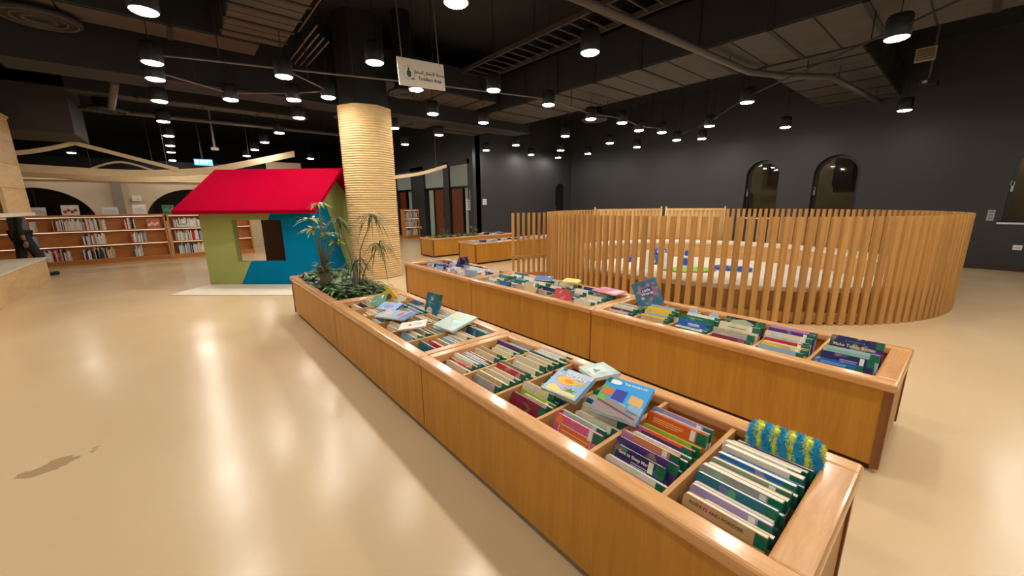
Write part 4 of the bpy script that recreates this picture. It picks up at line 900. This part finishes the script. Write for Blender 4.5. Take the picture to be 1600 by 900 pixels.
ribbon('broad cream canopy ribbon curving up behind the red roof', [(-5.2, 13.5, 2.46), (-2.55, 13.5, 2.38), (-1.05, 13.5, 2.33), (.0, 13.5, 2.38), (.8, 13.5, 2.49), (1.7, 13.5, 2.72), (2.86, 13.5, 3.05)], .17, .06)
ribbon('lower cream canopy ribbon above the arched windows', [(-5.2, 14.1, 2.34), (-2.6, 14.1, 2.26), (-1.0, 14.1, 2.2), (.3, 14.1, 2.26), (1.2, 14.1, 2.42)], .13, .06)
ribbon('cream ridge ribbon rising left to the canopy peak', [(-5.0, 13.3, 2.2), (-2.55, 13.4, 2.62), (-1.63, 13.5, 2.92)], .09, .05)
ribbon('cream ridge ribbon falling right from the canopy peak', [(-1.63, 13.5, 2.93), (-.7, 13.5, 2.66), (.12, 13.4, 2.42)], .09, .05)
ribbon('thin cream ribbon crossing far under the lamps', [(-2.1, 17.5, 2.5), (-1.2, 17.5, 2.85), (-.2, 17.5, 2.5)], .06, .04)
ribbon('cream canopy ribbon end right of the rope column', [(4.1, 10.5, 2.16), (4.7, 10.5, 2.24), (5.5, 10.5, 2.38), (6.3, 10.5, 2.62)], .09, .05)
# notices and switches
def plate(name, label, cat, loc, w_, h, nrm, mat, extra=None):
    t = thing(name, label, cat, loc); 
    if nrm == 'x': MB().box(-.012, 0, -w_ / 2, w_ / 2, 0, h).build('plate', mat, t)
    else: MB().box(-w_ / 2, w_ / 2, -.012, 0, 0, h).build('plate', mat, t)
    m = MB()
    for k in range(extra or 0):
        z = h * (k + .6) / (extra + .4)
        if nrm == 'x': m.box(-.016, -.012, -w_ * .3, w_ * .3, z, z + h * .12)
        else: m.box(-w_ * .3, w_ * .3, -.016, -.012, z, z + h * .12)
    if extra: m.build('switch_rocker' if cat == 'switch' else 'printed_lines', plain('mid_grey', (120, 120, 122), .5), t)
plate('wall_poster', 'upper white poster on the black office pillar', 'poster', (XD, 11.64, 1.66), .28, .28, 'x', WHITE, 2)
plate('wall_poster', 'lower white poster on the black office pillar', 'poster', (XD - .002, 11.82, 1.24), .42, .40, 'x', WHITE, 5)
plate('wall_switch', 'white switch panel on the black back wall', 'switch', (8.35, YB, 1.42), .17, .2, 'y', WHITEP, 2)
plate('wall_switch', 'steel multi switch plate right of the slatted ring', 'switch', (XR, -.21, 1.02), .1, .22, 'x', STEEL, 3)
plate('wall_socket', 'beige power socket below the right window', 'socket', (XR, -.66, .44), .12, .1, 'x', WHITEP, 1)
plate('wall_socket', 'white socket on the black office wall', 'socket', (XD, 15.7, .4), .08, .12, 'x', WHITEP, 1)

# ------------------------------------------------------------------ plants
LEAF = [plain('leaf_deep', (26, 62, 26), .4, var=.35, scale=9), plain('leaf_mid', (60, 104, 38), .4, var=.3, scale=9), plain('leaf_light', (122, 156, 66), .4, var=.25, scale=9), plain('leaf_olive', (58, 66, 38), .5, var=.25, scale=9), plain('leaf_yellow_green', (176, 196, 104), .4, var=.2, scale=9)]
STEM = plain('stem_grey', (112, 98, 76), .8, var=.25, scale=40, bump=.3)
def leaf(bm, base, d, ln, wd, droop, mi, seg=3):
    d = Vector(d).normalized(); side = d.cross(Vector((0, 0, 1)))
    side = side.normalized() if side.length > 1e-4 else Vector((1, 0, 0))
    prev = None
    for s in range(seg + 1):
        u = s / seg; p = Vector(base) + d * ln * u - Vector((0, 0, droop * ln * u * u)); wv = side * wd * .5 * (math.sin(PI * min(.97, .12 + .86 * u)) if s < seg else .03)
        a, b_ = bm.verts.new(p - wv), bm.verts.new(p + wv)
        if prev: f = bm.faces.new((prev[0], prev[1], b_, a)); f.material_index = mi
        prev = (a, b_)
def leaves_obj(name, bm, parent=None):
    me = bpy.data.meshes.new(name); bm.to_mesh(me); bm.free()
    for q in LEAF: me.materials.append(q)
    return add(name, me, parent)
rl = random.Random(11)
def bed(label, x0, x1, y0, y1, z, n, hmax):
    bm = bmesh.new()
    for k in range(n):
        x, y = rl.uniform(x0, x1), rl.uniform(y0, y1); zz = z + rl.uniform(0, hmax)
        a = rl.uniform(0, 2 * PI); leaf(bm, (x, y, zz), (math.cos(a), math.sin(a), rl.uniform(-.1, .6)), rl.uniform(.07, .13), rl.uniform(.03, .05), rl.uniform(.2, .7), rl.choice((0, 0, 0, 0, 1, 1, 2)))
    o = leaves_obj('ground_cover', bm); tag(o, label, 'plants', None, 'stuff')
bed('low dark leafy ground cover filling the front row planter', 1.09, 1.63, 3.98, 5.66, .47, 1500, .12)
bed('low green leaves filling the far planter box', 5.3, 6.9, 9.6, 10.15, .48, 420, .12)
def crown(t, c, n, ln, wd, droop, mis, up=(.2, 1.0)):
    bm = bmesh.new()
    for k in range(n):
        a = 2 * PI * k / n + rl.uniform(-.3, .3); leaf(bm, c, (math.cos(a), math.sin(a), rl.uniform(*up)), ln * rl.uniform(.7, 1.1), wd, droop * rl.uniform(.6, 1.2), rl.choice(mis), 5)
    leaves_obj('leaf_crown', bm, t)
dA = thing('potted_dracaena', 'bushy light green dracaena at the planter far left', 'plant', (1.17, 4.78, .44))
MB().tube([(0, 0, 0), (.01, .0, .2), (.0, 0, .32)], [.055, .06, .065], 10).build('trunk', STEM, dA, True)
bm = bmesh.new()
for k in range(60):
    a = rl.uniform(0, 2 * PI); leaf(bm, (.05 * math.cos(a), .05 * math.sin(a), rl.uniform(.24, .36)), (math.cos(a), math.sin(a), .6), .1, .03, .5, rl.choice((0, 0, 1)))
leaves_obj('leaf_collar', bm, dA)
for (dx, dy, dz, n, ln) in ((.03, -.03, 1.02, 14, .15), (-.05, .06, .84, 16, .2), (-.04, .08, .74, 16, .2), (.09, -.06, .68, 16, .16), (.14, -.12, .60, 12, .14)):
    st_ = MB().tube([(0, 0, .3), (dx * .5, dy * .5, .3 + (dz - .3) * .5), (dx, dy, dz)], [.016, .012, .009], 7).build('stem', STEM, dA, True)
    crown(st_, (dx, dy, dz), int(n * 1.6), ln, .03, .6, (1, 2, 4, 4), (.1, .9))
dB = thing('potted_dracaena', 'spindly dark dracaena with drooping thin leaves by the rope column', 'plant', (1.44, 4.5, .44))
for (pts, n, ln) in (([(0, 0, 0), (-.02, .06, .45), (-.1, .16, .83)], 34, .3), ([(.02, 0, 0), (.08, .02, .5), (.26, .06, .86)], 44, .34), ([(.02, .02, 0), (.12, 0, .3), (.30, .0, .54)], 44, .3), ([(0, -.02, 0), (.01, -.02, .36)], 46, .32)):
    st_ = MB().tube(pts, [.010, .007, .005][:len(pts)], 6).build('stem', STEM, dB, True)
    crown(st_, pts[-1], n, ln, .011, 1.25, (3, 3, 0, 1), (.0, 1.8))
dC = thing('potted_shrub', 'small upright leafy shrub in the far planter box', 'plant', (5.75, 9.85, .44))
for k in range(5):
    a = k * 1.3; p = (.1 * math.cos(a), .1 * math.sin(a), .22 + .05 * (k % 3)); MB().tube([(0, 0, 0), p], .006, 5).build('stem', STEM, dC); crown(dC, p, 9, .12, .02, .5, (1, 1, 2))
dD = thing('potted_shrub', 'thin leafy sprig at the far planter right end', 'plant', (6.75, 9.8, .44))
for k in range(4):
    a = k * 1.7; p = (.08 * math.cos(a), .08 * math.sin(a), .24 + .05 * (k % 3)); MB().tube([(0, 0, 0), p], .006, 5).build('stem', STEM, dD); crown(dD, p, 9, .12, .02, .5, (1, 2, 2))

# ------------------------------------------------------------------ person walking behind the plywood tower
SKIN = plain('skin_tone', (150, 104, 78), .6, var=.05); SHIRT = plain('charcoal_tshirt', (96, 98, 102), .85, var=.1, scale=20); SLV = plain('black_sleeves', (26, 26, 28), .85, var=.1); TRS = plain('black_trousers', (30, 30, 36), .8, var=.12); HAIR = plain('dark_hair', (28, 22, 20), .7)
def skinned(name, verts, edges, radii, mat, parent, sub=2):
    me = bpy.data.meshes.new(name); me.from_pydata(verts, edges, []); me.materials.append(mat)
    o = add(name, me, parent); o.modifiers.new('skin', 'SKIN'); me.skin_vertices or None
    sv = me.skin_vertices[0].data if me.skin_vertices else None
    if sv is None:
        bpy.context.view_layer.objects.active = o
    for i, r in enumerate(radii):
        q = me.skin_vertices[0].data[i]; q.radius = r if isinstance(r, tuple) else (r, r); q.use_root = (i == 0)
    s = o.modifiers.new('sub', 'SUBSURF'); s.levels = sub; s.render_levels = sub
    ev = o.evaluated_get(bpy.context.evaluated_depsgraph_get()); nm = bpy.data.meshes.new_from_object(ev)
    o.modifiers.clear(); o.data = nm
    if not nm.materials: nm.materials.append(mat)
    for p in nm.polygons: p.use_smooth = True
    return o
# local x is the walking direction
ps = thing('person', 'person in charcoal shirt and black trousers walking behind the tower', 'person', (-2.62, 12.8, 0), math.atan2(.45, .9))
pv = [(0, 0, .93), (0, 0, 1.12), (.01, 0, 1.36), (.02, 0, 1.47), (.04, 0, 1.56), (.045, 0, 1.66),
      (0, .1, .88), (-.02, .1, .5), (-.12, .1, .09), (.02, .1, .03),
      (0, -.1, .88), (.12, -.1, .52), (.2, -.1, .1), (.31, -.1, .04),
      (.01, .2, 1.38), (-.02, .24, 1.1), (.06, .26, .86), (.09, .26, .79),
      (.01, -.2, 1.38), (-.07, -.25, 1.1), (-.05, -.27, .86), (-.04, -.27, .79)]
pe = [(0, 1), (1, 2), (2, 3), (3, 4), (4, 5), (0, 6), (6, 7), (7, 8), (8, 9), (0, 10), (10, 11), (11, 12), (12, 13), (2, 14), (14, 15), (15, 16), (16, 17), (2, 18), (18, 19), (19, 20), (20, 21)]
pr = [(.11, .14), (.1, .13), (.1, .15), .055, .09, .095, .085, .06, .045, .04, .085, .06, .045, .04, .055, .045, .032, .03, .055, .045, .032, .03]
skinned('body', pv, pe, pr, SKIN, ps)
for sgn, (hx, hy, hz) in ((1, (.09, .26, .79)), (-1, (-.04, -.27, .79))):
    fv, fe, frd = [(hx, hy, hz), (hx + .005, hy, hz - .07)], [(0, 1)], [.024, .026]
    for k in range(4):
        n0 = len(fv); ox_ = hx - .027 + .018 * k; L_ = (.06, .072, .068, .052)[k]
        fv += [(ox_, hy, hz - .085), (ox_ + .004, hy - .006 * sgn, hz - .085 - L_ * .55), (ox_ + .004, hy - .018 * sgn, hz - .085 - L_)]; fe += [(1, n0), (n0, n0 + 1), (n0 + 1, n0 + 2)]; frd += [.009, .0085, .007]
    n0 = len(fv); fv += [(hx + .032, hy - .01 * sgn, hz - .03), (hx + .045, hy - .02 * sgn, hz - .065), (hx + .047, hy - .025 * sgn, hz - .09)]; fe += [(0, n0), (n0, n0 + 1), (n0 + 1, n0 + 2)]; frd += [.011, .0095, .008]
    skinned('hand', fv, fe, frd, SKIN, ps, 1)
skinned('trousers', [(0, 0, .95), (0, .1, .88), (-.02, .1, .5), (-.11, .1, .12), (0, -.1, .88), (.12, -.1, .52), (.19, -.1, .13)], [(0, 1), (1, 2), (2, 3), (0, 4), (4, 5), (5, 6)], [(.13, .15), .105, .085, .075, .105, .085, .075], TRS, ps)
skinned('sleeves', [(.01, 0, 1.36), (.01, .2, 1.38), (-.02, .24, 1.1), (.055, .26, .88), (.01, -.2, 1.38), (-.07, -.25, 1.1), (-.052, -.27, .88)], [(0, 1), (1, 2), (2, 3), (0, 4), (4, 5), (5, 6)], [.1, .068, .056, .042, .068, .056, .042], SLV, ps)
skinned('tshirt', [(0, 0, .80), (0, 0, .95), (0, 0, 1.12), (.01, 0, 1.34), (.01, .17, 1.38), (.0, .235, 1.22), (.01, -.17, 1.38), (-.03, -.24, 1.22), (.02, 0, 1.45)], [(0, 1), (1, 2), (2, 3), (3, 4), (4, 5), (3, 6), (6, 7), (3, 8)], [(.15, .18), (.145, .175), (.135, .165), (.13, .17), .085, .08, .085, .08, .07], SHIRT, ps)
MB().lathe([(.02, 1.56), (.095, 1.58), (.112, 1.66), (.1, 1.74), (.05, 1.775), (.01, 1.78)], 18, (.03, 0, 0)).build('hair', HAIR, ps, True)
for (fx0, fy0, fz0) in ((-.12, .1, .0), (.18, -.1, .0)):
    MB().box(fx0 - .06, fx0 + .2, fy0 - .045, fy0 + .045, fz0 + .002, fz0 + .085).bevel(.03, 2).build('shoe', SLV, ps, True)
fc = MB()
for s in (-1, 1): fc.prism(disc(s * .035, 1.665, .011, .007), .135, .141, lambda p, q, d: (d, p, q))
fc.build('eyes', INK, ps); MB().prism([(-.012, 1.62), (.012, 1.62), (.006, 1.66), (-.006, 1.66)], .13, .155, lambda p, q, d: (d, p, q)).build('nose', SKIN, ps); MB().box(.13, .138, -.025, .025, 1.595, 1.603).build('mouth', TR, ps)

# ------------------------------------------------------------------ lamp labels by their place in view
def view_xy(p):
    d = Vector(p) - Vector((0, 0, EYE)); z = d.dot(_f)
    return (800 + FPX * d.dot(_r2) / z, 450 - FPX * d.dot(_u2) / z) if z > .2 else None
zones = {'near': [], 'middle': [], 'far': []}
for o in list(COL.objects):
    if o.name.startswith('pendant_lamp'):
        q = view_xy(o.location)
        if q is None or not (-10 < q[0] < 1610 and -15 < q[1] < 900): o['label'] = 'unseen black pendant downlight, among those continued and added for fill'; continue
        zones['near' if q[1] < 130 else 'middle' if q[1] < 200 else 'far'].append((q[0], o))
for zn, L_ in zones.items():
    for i, (_, o) in enumerate(sorted(L_, key=lambda e: e[0])):
        o['label'] = 'black pendant downlight, %s from the left in the %s ceiling zone' % (ordinal(i + 1), zn)
